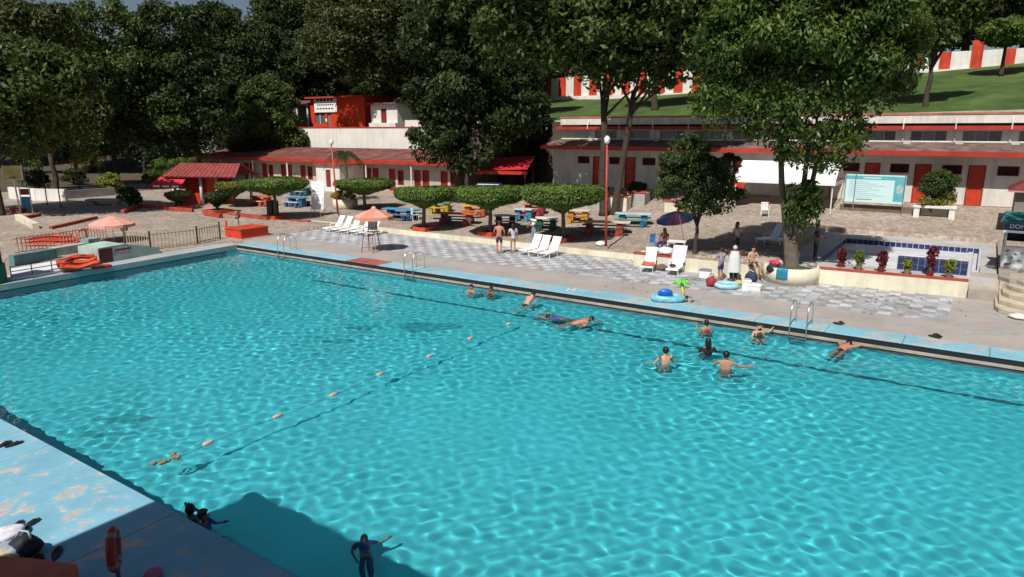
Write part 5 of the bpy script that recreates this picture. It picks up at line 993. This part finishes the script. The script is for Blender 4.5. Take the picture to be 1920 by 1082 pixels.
cloth('flag', 'crumpled red, white and blue flag on the teal column', t.location + Vector((.0, -.1, 2.9)), lambda i, j: (-.55 + .75 * i + .1 * j, -.25 + .06 * math.sin(9 * i + 3 * j), .05 + 1.1 * (1 - j) * (1 - .55 * i)), 10, 8, [M('flag_red', (.4, .03, .07), .8, .6, 5, c2=(.05, .06, .3))][0], .3, 'flag')
# red canopy and parked car in the shade between the buildings
p = gp(948, 320, 23.0); t = thing('shade_canopy', 'red shade canopy between the two buildings', 'canopy', p, .3)
for a in (-2.0, 2.0):
    for c in (-1.2, 1.2): MB().tube([(a, c, -.2), (a, c, 2.1)], .05, 6).build('post', dark_red, t)
MB().slab((-2.3, -1.6, 2.0), (2.3, -1.6, 2.2), (2.1, 1.5, 3.1), (-2.1, 1.5, 2.9), .05).build('sheet', M('canopy_red', (.5, .02, .03), .6, .2, 1), t); MB().box(-2.3, 2.3, -1.64, -1.605, 1.75, 2.0).build('valance', red, t)
p = gp(925, 330, 20.5); t = thing('parked_car', 'dark blue car parked in the shade before the red canopy', 'car', p, .5)
prof = [(-2.0, .35), (2.0, .35), (2.05, .7), (1.1, .85), (.55, 1.38), (-1.2, 1.40), (-1.8, .95), (-2.05, .85)]
b_ = MB().prism(prof, -.82, .82); b_.v = [(x, z * (1 - .13 * max(0, y - .85) / .5), y) for x, y, z in b_.v]; b_.build('body', M('car_blue', (.02, .05, .13), .25, .1, 1, spec=.6), t, bevel=.06)
for s in (-1, 1):
    MB().add([(1.0, s * .83, .9), (.5, s * .745, 1.3), (-1.1, s * .745, 1.32), (-1.6, s * .82, .95)], [(0, 1, 2, 3)]).build('side_window', glassdark, t); MB().sphere((2.02, s * .6, .66), (.06, .14, .08)).build('headlight', plastic, t)
    for x_ in (-1.25, 1.25): w_ = MB().torus((x_, s * .78, .33), .22, .11, 'y', 18, 8).build('wheel', black, t, True); MB().tube([(x_, s * .7, .33), (x_, s * .86, .33)], .16, 12).build('rim', steel, w_)
MB().add([(1.12, -.66, .87), (1.12, .66, .87), (.58, .6, 1.36), (.58, -.6, 1.36)], [(0, 1, 2, 3)]).build('windscreen', glassdark, t)
# ---------------------------------------------------------------- near deck, float rope, spectator stand
t = thing('float_rope', 'float rope with pinkish floats crossing the pool', 'rope', (22.3, 0, WL)); pts = []
fl_v = [-16.4, -14.55, -12.8, -10.95, -8.9, -6.7, -4.5]
for i in range(60):
    v = -17.9 + 13.4 * i / 59; pts.append((.06 * math.sin(v * 1.3) - (.2 if v < -17.3 else 0), v, -.012 + .016 * math.sin(v * 3.1)))
MB().tube(pts, .008, 5).build('rope', M('rope_dark', (.12, .13, .11), .8), t)
for v in fl_v:
    for k in range(1): o = MB().lathe([(.015, -.14), (.045, -.1), (.055, 0), (.045, .1), (.015, .14)], 12).build('float', M('float_pink', (.62, .40, .34), .5, .15, 6, dirt=.15), t, True); o.location = (.06 * math.sin(v * 1.3), v, .02); o.rotation_euler = (PI / 2, .1, 0)
mb = MB(); rn = random.Random(6)
for k in range(9): mb.sphere((rn.uniform(-.12, .12), -17.35 + rn.uniform(-.28, .28), rn.uniform(0, .06)), (.05, .07, .045), 8, 6)
mb.build('knotted_end', M('knot_brown', (.25, .17, .09), .8, .4, 9), t, True)
flip_m = black
def flipflops(label, x, y, rz, m=flip_m, z=0.0, s=1.0):
    p = P(x, y, z); t = thing('flip_flops', label, 'footwear', p + Vector((0, 0, .015)), rz)
    for k, (dx, dy, r) in enumerate(((-.07, 0, .1), (.08, .05, -.25))):
        pr = [(.045 * s * (1 + .25 * math.sin(a)) * math.cos(a), .135 * s * math.sin(a)) for a in [2 * PI * i / 14 for i in range(14)]]
        o = MB().prism(pr, 0, .022).build('sole', m, t); o.location = (dx * s, dy * s, 0); o.rotation_euler = (0, 0, r); MB().tube([(-.04 * s, -.02, .02), (0, .05 * s, .06), (.0, .08 * s, .022)], .008, 5).tube([(.04 * s, -.02, .02), (0, .05 * s, .06)], .008, 5).build('strap', m, o)
flipflops('dark sandals on the peeling blue deck beside the bag pile', 42, 988, .6, s=1.3); flipflops('dark shoes on the blue deck close to the pool edge', 14, 836, .3, s=1.35); flipflops('dark flip-flops on the deck right of the steel ladder', 1575, 608, .8, s=1.5); flipflops('dark flip-flops on the pale coping at the shallow end', 1757, 632, .9, s=1.6); flipflops('dark sandals in the shade below the bag pile', 90, 1049, 1.2, s=1.5); flipflops('small pale sandals beside the blue inflatable boat', 1292, 566, .2, M('sandal_grey', (.12, .12, .15)), s=1.3); flipflops('sandals left on the deck by the pool gutter', 1070, 545, .2, M('sandal_white', (.6, .6, .62)), s=1.5)
sack('bag', 'open black and white shoulder bag in the pile on the near deck', P(50, 1040, 0), (.26, .2, .17), M('bag_black', (.02, .02, .03), .6), 21, strap=M('strap_grey', (.4, .42, .45)), rz=.4); sack('bag', 'crumpled grey and clear bag in the pile on the near deck', P(22, 1046, 0), (.3, .22, .12), M('bag_grey', (.3, .33, .36), .5, .3, 5), 22); sack('towel_bundle', 'white and lilac towel bundle above the black bag', P(12, 1012, 0), (.22, .3, .1), M('towel_lilac', (.62, .58, .70), .9, .25, 7, c2=(.8, .78, .82)), 23, 'towel'); sack('bag', 'straw-coloured bag beside the brick-red block', P(2, 1062, 0), (.22, .2, .12), M('straw', (.6, .48, .3), .9, .2, 12), 24)
sack('cap', 'pink cap lying on the shaded near deck', P(288, 1084, .0), (.12, .14, .08), M('cap_pink', (.55, .14, .26), .8), 25, 'cap')
q = [P(-30, 1044, .5), P(60, 1050, .5), P(146, 1062, .5), P(150, 1110, .5), P(-40, 1140, .5)]; t = thing('painted_block', 'brick-red painted concrete block on the shaded near deck', 'block', (0, 0, .004)); MB().prism([(a.x, a.y) for a in q], 0, .496).build('body', M('brick_red_block', (.42, .10, .05), .6, .2, 1.5, dirt=.25), t, bevel=.02)
MB().prism([(a.x * .985 + .37, a.y * .985 - .31) for a in q], .4965, .52).build('lid', M('brick_red_lid', (.46, .12, .06), .6, .2, 2), t)
c = P(213, 1030, .72); lifebuoy('red and white lifebuoy hanging edge-on from a post on the near deck', c, .26, 'x', [M('buoy_deep_red', (.36, .025, .02), .5, .3, 4), M('buoy_white', (.3, .2, .18), .5)], YAW + .40, .72)
HR = 9.5; RV = -17.3 - (HR - WL) * (-ld.y / ld.z); RU = 24.24 + HR * (ld.x / ld.z)
t = thing('spectator_stand', 'roofed concrete spectator stand along the near side of the pool', 'stand', (RU, RV, 0)); Lq = 36
MB().slab((0, 0, HR), (Lq, 0, HR), (Lq, -13, HR + 1.2), (0, -13, HR + 1.2), .2).build('roof', concrete, t); MB().box(0, Lq, -.9, -.6, 0, 4.7).build('front_wall', white, t); MB().box(0, Lq, -13, -.6, 4.705, 4.9).build('floor', concrete, t); MB().box(0, Lq, -12.9, -12.6, 4.9, HR + .9).build('back_wall', white, t)
for k in range(5): MB().box(.2, Lq - .2, -12.4, -5.2 - 1.4 * k, 4.91 + .42 * k, 5.32 + .42 * k).build('tier', concrete, t)
for u in (.4, 7, 14, 21, 28, 35.4): MB().tube([(u, -1.0, 4.9), (u, -1.0, HR + .05)], .16, 10).build('column', white, t)
for z in (5.5, 5.9): MB().tube([(0, -.75, z), (Lq, -.75, z)], .03, 6).build('railing', red, t)
# ---------------------------------------------------------------- poolside belongings
def torus_thing(name, label, loc, R_, r, mat, cat='float'):
    t = thing(name, label, cat, loc); MB().torus((0, 0, r), R_, r, 'z', 24, 10).build('ring', mat, t, True); MB().tube([(R_, 0, 2 * r), (R_, 0, 2 * r + .03)], .02, 6).build('valve', plastic, t)
torus_thing('swim_ring', 'pale blue swim ring lying below the planter wall', P(1362, 540, 0) + Vector((0, 0, .014)), .42, .11, M('ring_pale_blue', (.22, .55, .70), .35, .3, 4, c2=(.5, .75, .82)))
bx = lambda label, x, y, d, mat, lid, rz=.3: (lambda t: (MB().box(-d[0] / 2, d[0] / 2, -d[1] / 2, d[1] / 2, 0, d[2]).build('body', mat, t, bevel=.02), MB().box(-d[0] / 2 - .015, d[0] / 2 + .015, -d[1] / 2 - .015, d[1] / 2 + .015, d[2] + .002, d[2] + .06).build('lid', lid, t, bevel=.015), MB().tube([(-d[0] * .3, 0, d[2] + .06), (-d[0] * .25, 0, d[2] + .12), (d[0] * .25, 0, d[2] + .12), (d[0] * .3, 0, d[2] + .06)], .012, 6).build('handle', lid, t)))(thing('cool_box', label, 'cool box', P(x, y, 0) + Vector((0, 0, .014)), rz))
bx('white cool box with dark lid by the planter wall', 1322, 521, (.5, .35, .32), plastic, M('lid_grey', (.2, .2, .24)), .2); bx('small white foam box beside the swim ring', 1399, 545, (.36, .3, .38), plastic, white); bx('low white foam box right of the small one', 1414, 546, (.55, .4, .22), white, plastic, .1)
sack('bag', 'crimson bag standing left of the swim ring', P(1333, 538, 0), (.22, .18, .24), M('bag_crimson', (.30, .03, .04), .7, .3, 5), 31, strap=dark_red); sack('bag', 'brown bag leaning against the crimson one', P(1345, 533, 0), (.18, .15, .15), M('bag_brown', (.25, .13, .08), .8, .3, 5), 32)
sack('backpack', 'navy backpack on the tiles below the planter wall', P(1408, 531, 0), (.27, .2, .28), M('backpack_navy', (.03, .04, .08), .7, .3, 4), 33, strap=black); sack('bag', 'yellow-green bag behind the swim ring', P(1385, 534, 0), (.2, .15, .11), M('bag_lime', (.45, .45, .12), .8), 34)
sack('bag', 'black bag hanging on the round planter rim', (28.75, 6.62, .45), (.24, .14, .22), M('bag_black2', (.02, .025, .03), .7), 35, strap=black); sack('bag', 'bright pink bag on the round planter rim', (28.75, 7.0, .72), (.26, .18, .14), M('bag_pink', (.55, .05, .12), .7, .3, 5), 36); sack('bag', 'dark shoes bag with white cloth on the right of the round planter', (30.2, 7.5, .73), (.2, .14, .1), M('bag_dark', (.05, .05, .06), .8, .5, 6, c2=(.5, .48, .46)), 37)
def cyl_drape(i, j): a = -PI / 2 - .30 + .40 * i; r = 1.21 + .01 * math.sin(12 * i); z = .735 - .46 * j if j > .15 else .735; rr = r if j > .15 else 1.05 + 1.0 * j; return (rr * math.cos(a), rr * math.sin(a), z + .0)
cloth('towel', 'teal towel hanging down the round cream planter', (29.35, 7.55, 0), lambda i, j: cyl_drape(i, j), 10, 10, M('towel_teal', (.02, .20, .32), .9, .12, 6, .3, 50))
p = P(1252, 565, 0) + Vector((0, 0, .014)); t = thing('inflatable_boat', 'blue inflatable toddler boat on the pool coping', 'inflatable', p, .5)
mb = MB().torus((0, 0, .13), .42, .13, 'z', 24, 10); mb.v = [(x * 1.25, y * .8, z) for x, y, z in mb.v]; mb.build('hull', M('boat_cyan', (.10, .50, .68), .35, .35, 5, c2=(.35, .66, .72)), t, True); mb = MB().sphere((-.1, .08, .3), (.3, .12, .18), 14, 8); mb.build('seat_back', M('boat_blue', (.01, .12, .48), .35, .15, 4), t, True); MB().box(-.4, .4, -.22, .22, .03, .08).build('floor', M('boat_floor', (.35, .7, .72), .5), t)
p = P(1279, 562, 0) + Vector((0, 0, .014)); t = thing('inflatable_palm', 'green and yellow inflatable palm beside the blue boat', 'inflatable', p, .3)
MB().tube([(0, 0, 0), (.02, 0, .3), (-.04, 0, .62)], [.1, .07, .06], 10).build('stem', M('stem_yellow', (.62, .52, .10), .4), t, True)
for k in range(6):
    a = k * PI / 3; mb = MB().tube([(-.04, 0, .62), (-.04 + .17 * math.cos(a), .17 * math.sin(a), .72), (-.04 + .36 * math.cos(a), .36 * math.sin(a), .6)], [.05, .085, .02], 8); mb.build('leaf', M('leaf_lime', (.16, .58, .06), .4, .1, 3), t, True)
sack('towel_bundle', 'white bundle on the deck before the curved steps', P(1912, 598, 0), (.35, .25, .1), white, 44, 'towel')
# ---------------------------------------------------------------- people
SK = {'tan': (.36, .19, .12), 'fair': (.50, .29, .20), 'brown': (.20, .10, .06), 'red': (.48, .20, .13)}
def skin_obj(name, V, E_, Rr, mat, parent, root=0, lev=1):
    me = bpy.data.meshes.new(name); me.from_pydata([tuple(v) for v in V], E_, []); o = bpy.data.objects.new(name, me); col.objects.link(o); o.parent = parent
    m = o.modifiers.new('skin', 'SKIN'); m.use_smooth_shade = True; m.branch_smoothing = .4
    sv = me.skin_vertices[0].data
    for i, r in enumerate(Rr): sv[i].radius = (r, r) if not hasattr(r, '__len__') else r
    sv[root].use_root = True
    s_ = o.modifiers.new('sub', 'SUBSURF'); s_.levels = lev; s_.render_levels = lev; me.materials.append(mat); return o
BASE = dict(pelvis=(0, 0, .93), spine=(0, 0, 1.12), chest=(0, .0, 1.31), neck=(0, .0, 1.45), head0=(0, .015, 1.53), head1=(0, .02, 1.63))
for s, n_ in ((-1, 'l'), (1, 'r')):
    BASE.update({'sh' + n_: (s * .18, 0, 1.39), 'el' + n_: (s * .25, -.03, 1.12), 'wr' + n_: (s * .27, .05, .89), 'ha' + n_: (s * .27, .08, .81), 'hip' + n_: (s * .09, 0, .88), 'kn' + n_: (s * .10, .02, .49), 'an' + n_: (s * .10, -.02, .09), 'toe' + n_: (s * .11, .14, .035)})
RAD = dict(pelvis=.135, spine=.125, chest=.14, neck=.055, head0=.078, head1=.082, sh=.062, el=.042, wr=.03, ha=.034, hip=.09, kn=.058, an=.04, toe=.034)
def arms(l=None, r=None):
    d = {}
    for n_, a in (('l', l), ('r', r)):
        if a: d['el' + n_], d['wr' + n_] = a[0], a[1]; w_, e_ = Vector(a[1]), Vector(a[0]); d['ha' + n_] = tuple(w_ + (w_ - e_).normalized() * .085)
    return d
SIT = dict(pelvis=(0, 0, .12), spine=(0, .02, .31), chest=(0, .04, .5), neck=(0, .07, .64), head0=(0, .1, .72), head1=(0, .11, .82), shl=(-.18, .04, .58), shr=(.18, .04, .58), ell=(-.25, .12, .34), elr=(.25, .12, .34), wrl=(-.16, .34, .3), wrr=(.16, .34, .3), hal=(-.12, .4, .28), har=(.12, .4, .28),
           hipl=(-.1, .06, .10), hipr=(.1, .06, .10), knl=(-.13, .46, .12), knr=(.13, .46, .12), anl=(-.13, .52, -.3), anr=(.13, .52, -.3), toel=(-.13, .66, -.35), toer=(.13, .66, -.35))
def rotpose(P_, ang):      # tip the whole body forward (prone)
    R_ = Matrix.Rotation(-ang, 3, 'X'); o = Vector(P_.get('pelvis', BASE['pelvis'])); d = dict(BASE); d.update(P_); return {k: tuple(R_ @ (Vector(v) - o)) for k, v in d.items()}
def person(label, loc, rz, pose=None, skin='tan', hair=(.012, .009, .008), wear=(), height=1.7, long_hair=False, group=None, bald=False):
    J = dict(BASE); J.update(pose or {}); k = height / 1.7; t = thing('person', label, 'person', loc, rz, group); t.scale = (k, k, k)
    names = list(J.keys()); idx_ = {n_: i for i, n_ in enumerate(names)}; V = [Vector(J[n_]) for n_ in names]
    rad = [RAD.get(n_, RAD.get(n_[:-1], .04)) for n_ in names]; E_ = []
    ch = [('pelvis', 'spine'), ('spine', 'chest'), ('chest', 'neck'), ('neck', 'head0'), ('head0', 'head1')]
    for q in 'lr': ch += [('chest', 'sh' + q), ('sh' + q, 'el' + q), ('el' + q, 'wr' + q), ('wr' + q, 'ha' + q), ('pelvis', 'hip' + q), ('hip' + q, 'kn' + q), ('kn' + q, 'an' + q), ('an' + q, 'toe' + q)]
    E_ = [(idx_[a], idx_[b]) for a, b in ch]
    for q in 'lr':                                     # five fingers per hand
        h = V[idx_['ha' + q]]; d = (h - V[idx_['wr' + q]]).normalized(); sd = d.orthogonal().normalized(); up_ = d.cross(sd)
        for f, (o1, ln_) in enumerate(((-.03, .055), (-.011, .07), (.009, .075), (.028, .065), (.045, .04))):
            a = h + sd * o1 * .9 + d * (.03 if f < 4 else .0); b = a + d * ln_ * .55 + (sd * .025 if f == 4 else up_ * .0); c = b + d * ln_ * .35 + up_ * .025
            n0 = len(V); V += [a, b, c]; rad += [.010, .009, .007]; E_ += [(idx_['ha' + q], n0), (n0, n0 + 1), (n0 + 1, n0 + 2)]
    sm_ = M('skin_' + skin, SK[skin], .55, .08, 6); ob = skin_obj('body', V, E_, rad, sm_, t); ob.cycles.is_caustics_receiver = True
    h0, h1 = Vector(J['head0']), Vector(J['head1']); ax = (h1 - h0).normalized(); fwd = Vector((0, 1, 0)); fwd = (fwd - ax * fwd.dot(ax)); fwd = fwd.normalized() if fwd.length > .2 else Vector((0, 0, -1)); rt = fwd.cross(ax)
    Rm = Matrix((rt, fwd, ax)).transposed(); hc = h0.lerp(h1, .62)
    fc = MB(); fc.sphere(hc + fwd * .092 - ax * .012, (.016, .022, .022), 8, 6).sphere(hc + rt * .085 - ax * .005, (.014, .024, .034), 8, 6).sphere(hc - rt * .085 - ax * .005, (.014, .024, .034), 8, 6); fc.build('face', sm_, t, True)
    ey = MB()
    for s in (-1, 1): ey.sphere(hc + fwd * .079 + rt * s * .032 + ax * .012, (.012, .01, .009), 6, 4)
    ey.sphere(hc + fwd * .074 - ax * .058, (.024, .012, .007), 6, 4); ey.build('eyes', M('eye_dark', (.05, .025, .02), .4), t)
    hb = MB().sphere((0, 0, 0), (.1, .112, .112), 14, 10); hv = []
    for x, y, z in hb.v:
        q = Vector((x, y, z))
        if y > .03 and z < .035: q = Vector((x * .72, y * .5, z * .75))
        if long_hair and y < .03 and z < -.02: q = Vector((x * (1.15), y * 1.1 - .015, z * 3.2))
        hv.append(tuple(hc + Rm @ (q + Vector((0, -.012, .018)))))
    hb.v = hv
    if not bald: hb.build('hair', cm(hair, 'hair_%d' % int(hair[0] * 900), rough=.45, var=.3, scale=20), t, True).cycles.is_caustics_receiver = True
    for kind, c in wear:
        m = c if not isinstance(c, tuple) else cm(c, rough=.85, var=.12, scale=9); L2 = lambda a, b, f: Vector(J[a]).lerp(Vector(J[b]), f)
        if kind in ('shorts', 'trunks', 'pants'):
            f = {'shorts': .85, 'trunks': .4, 'pants': 1}[kind]; V2 = [Vector(J['pelvis']) + (Vector(J['spine']) - Vector(J['pelvis'])) * .25, Vector(J['pelvis'])]; E2 = [(0, 1)]; R2 = [.145, .15]
            for q in 'lr':
                n0 = len(V2); V2 += [Vector(J['hip' + q]), L2('hip' + q, 'kn' + q, min(1, f))]; R2 += [.108, .1 - .02 * f]; E2 += [(1, n0), (n0, n0 + 1)]
                if kind == 'pants': V2 += [L2('kn' + q, 'an' + q, .9)]; R2 += [.065]; E2 += [(n0 + 1, n0 + 2)]
            skin_obj(kind if kind != 'trunks' else 'swim_trunks', V2, E2, R2, m, t, 1).cycles.is_caustics_receiver = True
        elif kind in ('shirt', 'top', 'longtop'):
            lo = Vector(J['pelvis']) if kind == 'shirt' else L2('pelvis', 'spine', .6); lo = lo if kind != 'longtop' else L2('hipl', 'knl', .35).lerp(L2('hipr', 'knr', .35), .5)
            V2 = [lo, Vector(J['spine']), Vector(J['chest']), L2('chest', 'neck', .62)]; R2 = [.155 if kind != 'longtop' else .17, .145, .158, .07]; E2 = [(0, 1), (1, 2), (2, 3)]
            if kind != 'top':
                for q in 'lr': n0 = len(V2); V2 += [Vector(J['sh' + q]), L2('sh' + q, 'el' + q, .75)]; R2 += [.078, .066]; E2 += [(2, n0), (n0, n0 + 1)]
            skin_obj('shirt' if kind != 'longtop' else 'cover_up', V2, E2, R2, m, t, 1).cycles.is_caustics_receiver = True
    return t
navyc = (.02, .03, .09); AW = YAW; TO = YAW + PI
W1 = [((-.30, .08, 1.1), (-.17, .3, 1.08))]
person('shirtless man in navy shorts walking with his back to the pool', P(936, 476, 0) + Vector((0, 0, .014)), AW - .1, arms(((-.27, .04, 1.13), (-.2, .22, 1.0)), ((.28, .02, 1.12), (.24, .2, .97))) | dict(knr=(.1, .1, .5), anr=(.1, -.02, .12), toer=(.11, .14, .06)), 'red', (.03, .016, .01), [('shorts', navyc)], 1.78)
person('woman in a white patterned cover-up beside the shirtless man', P(962, 474, 0) + Vector((0, 0, .014)), AW + .3, arms(((-.26, .03, 1.13), (-.24, .2, 1.05))), 'tan', (.02, .012, .01), [('longtop', M('white_print', (.74, .74, .78), .9, .3, 14, c2=(.45, .46, .55)))], 1.6, True)
person('man in a white shirt and grey trousers behind the three loungers', G(1001, 461), AW + 2.2, arms(((-.3, .12, 1.2), (-.16, .3, 1.3)), ((.27, .05, 1.12), (.22, .2, 1.0))), 'brown', (.01, .01, .01), [('pants', (.22, .24, .32)), ('shirt', (.80, .80, .83))], 1.75)
person('boy with a towel and blue shorts beside the person in the striped robe', P(1350, 527, 0) + Vector((0, 0, .014)), AW + .5, arms(((-.28, .06, 1.16), (-.2, .25, 1.1)), ((.28, .06, 1.16), (.2, .26, 1.15))), 'tan', (.02, .012, .01), [('shorts', (.02, .05, .25)), ('shirt', M('white_blue_print', (.7, .68, .66), .9, .3, 7, c2=(.08, .12, .4)))], 1.5)
pr2 = person('person wrapped in a white striped robe and black trousers by the planter wall', P(1374, 529, 0) + Vector((0, 0, .014)), AW - .2, arms(((-.24, .06, 1.16), (-.1, .22, 1.2)), ((.24, .06, 1.16), (.1, .22, 1.2))), 'tan', (.55, .54, .53), [('pants', (.015, .015, .02))], 1.62)
rb = MB()
for i in range(13):
    z = 1.46 - i * .082; r = .12 + .055 * min(1, i / 3) + .007 * i
    for q in range(20): a = 2 * PI * q / 20; f = 1 + .05 * math.sin(a * 7 + i * .3); rb.v.append((r * 1.25 * f * math.cos(a), r * f * math.sin(a) * .95 + .02, z))
for i in range(12):
    for q in range(20): rb.f.append((i * 20 + q, i * 20 + (q + 1) % 20, (i + 1) * 20 + (q + 1) % 20, (i + 1) * 20 + q))
rb.build('robe', M('robe_white', (.78, .79, .80), .9, .2, 10, .3, 30, c2=(.62, .66, .68)), pr2, True)
person('woman in a grey top standing in the shade behind the planter wall', G(1379, 478), TO + .4, arms(((-.24, .08, 1.14), (-.12, .26, 1.2)), ((.25, .02, 1.13), (.24, .1, .95))), 'brown', (.012, .01, .01), [('pants', (.03, .03, .04)), ('shirt', (.40, .34, .36))], 1.6, True)
person('seated person in a red shirt on the planter wall', (27.0, 6.95, .64), TO - .3, SIT, 'tan', (.02, .015, .012), [('pants', (.03, .03, .05)), ('shirt', (.40, .02, .03))], 1.65)
person('seated shirtless man with a towel on the planter wall', (27.75, 6.92, .64), TO + .3, SIT | arms(((-.27, .14, .36), (-.1, .34, .42)), ((.27, .14, .36), (.14, .36, .3))), 'fair', (.02, .015, .012), [('shorts', (.05, .05, .06))], 1.7)
person('man in a dark navy shirt standing in the shade by the wading pool', P(1527, 488, .7), TO + 1.0, arms(((-.25, .05, 1.12), (-.2, .25, 1.05))), 'brown', (.01, .01, .01), [('pants', (.02, .022, .035)), ('shirt', (.02, .022, .05))], 1.72)
person('seated woman in a maroon shirt under the patterned parasol', G(1246, 474) + Vector((0, 0, .45)), TO - .8, SIT, 'brown', (.01, .008, .008), [('pants', (.05, .03, .08)), ('shirt', (.18, .04, .05))], 1.65, True)
# bathers
sw = 'bathers in the pool'
OUT = arms(((-.46, .06, 1.30), (-.68, .16, 1.22)), ((.46, .06, 1.32), (.70, .12, 1.30)))
CR = dict(knl=(-.12, .34, .74), anl=(-.12, .06, .5), toel=(-.12, .16, .42), knr=(.12, .34, .74), anr=(.12, .06, .5), toer=(.12, .16, .42))
GRIP = CR | arms(((-.26, .2, 1.3), (-.2, .42, 1.4)), ((.26, .2, 1.3), (.2, .42, 1.4)))
def bather(label, x, y, rz, up, pose=None, **k):
    pose = CR | (pose or {}); h = k.get('height', 1.7); p = P(x, y, WL); p.z = WL + up - h * .985; return person(label, p, rz, pose, group=sw, **k)
bather('bather with pale shoulders seen from behind, nearest the woman in black', 1247, 682, AW + .2, .5, arms(((-.32, .1, 1.14), (-.46, .24, 1.06)), ((.32, .1, 1.14), (.46, .24, 1.06))), skin='fair', wear=[('trunks', navyc)], height=1.7)
bather('tanned bather with both arms spread wide in the shallow water', 1360, 692, AW - .3, .52, arms(((-.34, .1, 1.22), (-.2, .3, 1.26)), ((.40, .08, 1.24), (.62, .2, 1.24))), skin='tan', wear=[('trunks', (.05, .06, .08))], height=1.72)
bather('long-haired woman in a black top standing in the shallow water', 1327, 660, AW, .42, arms(((-.32, .05, 1.14), (-.44, .16, 1.06)), ((.32, .05, 1.14), (.44, .16, 1.06))), skin='brown', wear=[('shirt', (.015, .015, .02))], height=1.62, long_hair=True)
bather('bather in a red top holding the gutter at the shallow end', 1324, 619, AW + .2, .34, GRIP, skin='tan', wear=[('top', (.35, .03, .03))], height=1.6)
bather('woman in a dark swimsuit leaning back on the gutter near the ladder', 1423, 629, TO, .42, arms(((-.34, -.1, 1.3), (-.5, -.2, 1.4)), ((.3, .1, 1.16), (.34, .26, 1.06))), skin='fair', wear=[('top', (.04, .035, .05))], height=1.62, hair=(.06, .02, .012))
bather('dark-haired bather resting at the gutter beside another', 884, 547, AW + 2.6, .3, GRIP, skin='tan', height=1.6)
bather('bather with reddish hair at the gutter beside the dark-haired one', 921, 550, AW + 2.4, .28, GRIP, skin='brown', height=1.6, hair=(.05, .014, .012), wear=[('top', (.04, .02, .03))])
PRONE = rotpose(arms(((-.36, .0, 1.62), (-.28, .02, 1.9)), ((.36, .0, 1.62), (.28, .02, 1.9))) | dict(toel=(-.1, -.1, 0), toer=(.1, -.1, 0)), math.radians(82))
def swimmer(label, x, y, rz, z, pose=PRONE, **k):
    p = P(x, y, WL); p.z = WL + z; return person(label, p, rz, pose, group=sw, **k)
swimmer('swimmer in black trunks stretched out, reaching for the gutter', 1578, 655, AW - .75, -.05, skin='red', wear=[('trunks', (.015, .015, .02))], height=1.75)
swimmer('man in dark shorts swimming towards the gutter', 986, 571, AW - .6, -.04, rotpose(GRIP | dict(toel=(-.1, -.1, 0), toer=(.1, -.1, 0)), math.radians(55)), skin='fair', wear=[('trunks', navyc)], height=1.7)
swimmer('swimmer in a blue top gliding beside a pink-skinned swimmer', 1058, 598, AW + 1.2, -.06, skin='brown', wear=[('shirt', (.04, .06, .2))], height=1.6)
swimmer('pink-skinned swimmer with one arm forward beside the blue top', 1078, 606, AW - 1.3, -.03, rotpose(arms(((-.3, .1, 1.6), (-.1, .2, 1.8)), ((.42, 0, 1.2), (.5, .1, .95))) | dict(toel=(-.1, -.1, 0), toer=(.1, -.1, 0)), math.radians(76)), skin='red', height=1.65)
swimmer('person in dark blue clothes swimming just below the surface near the stand shadow', 684, 1014, AW + .25, -.55, rotpose(arms(((-.30, .0, 1.16), (-.24, .05, .92)), ((.36, .02, 1.3), (.52, .05, 1.42))) | dict(toel=(-.1, -.1, 0), toer=(.1, -.1, 0)), math.radians(76)), skin='brown', wear=[('shirt', (.012, .03, .14)), ('pants', (.012, .025, .10))], height=1.25, long_hair=True)
p = P(368, 972, 0); person('bather in a blue shirt holding the near pool edge', (p.x - .12, POOL_V0 + .3, WL - 1.27), AW - 1.5, arms(((-.24, .12, 1.2), (-.14, .3, 1.33)), ((.32, .16, 1.2), (.3, .36, 1.24))), 'brown', (.01, .01, .012), [('shirt', (.015, .05, .35))], 1.6, group=sw)
p = P(340, 955, 0); person('dark-haired bather beside the blue shirt at the near pool edge', (p.x - .12, POOL_V0 + .35, WL - 1.36), AW + .9, GRIP, 'brown', (.01, .01, .012), [('top', (.02, .02, .04))], 1.6, group=sw)

# fallen leaves on the cobbles, terrace and deck
rng = np.random.default_rng(8); Vl = []; Fl = []
for (cu, cv, su, sv, n_) in ((28, 12, 4, 5, 420), (15, 14, 8, 4, 380), (24, 10, 3, 2, 120), (-8, 8, 7, 5, 260), (-18, 6, 6, 6, 300), (20, 5, 9, 2.2, 110), (33, 5.5, 3, 2, 60)):
    for q in range(n_):
        u, v = cu + rng.normal() * su * .6, cv + rng.normal() * sv * .6
        if (v < .5 and u > -2) or (29.9 < u < 36.4 and 9.2 < v < 17.9): continue
        z = gz(u, v) + .022; a = rng.uniform(0, 6.28); l, w_ = rng.uniform(.05, .11), rng.uniform(.02, .04); c, s_ = math.cos(a), math.sin(a); o = len(Vl)
        Vl += [(u - c * l, v - s_ * l, z), (u + s_ * w_, v - c * w_, z + .012), (u + c * l, v + s_ * l, z), (u - s_ * w_, v + c * w_, z + .012)]; Fl.append((o, o + 1, o + 2, o + 3))
tag(npmesh('fallen_leaves', Vl, Fl, leaf_mat('dry_leaf', (.07, .045, .02), (.24, .17, .06), .1)), 'dry leaves scattered over the cobbles and the deck', 'leaves', kind='stuff')
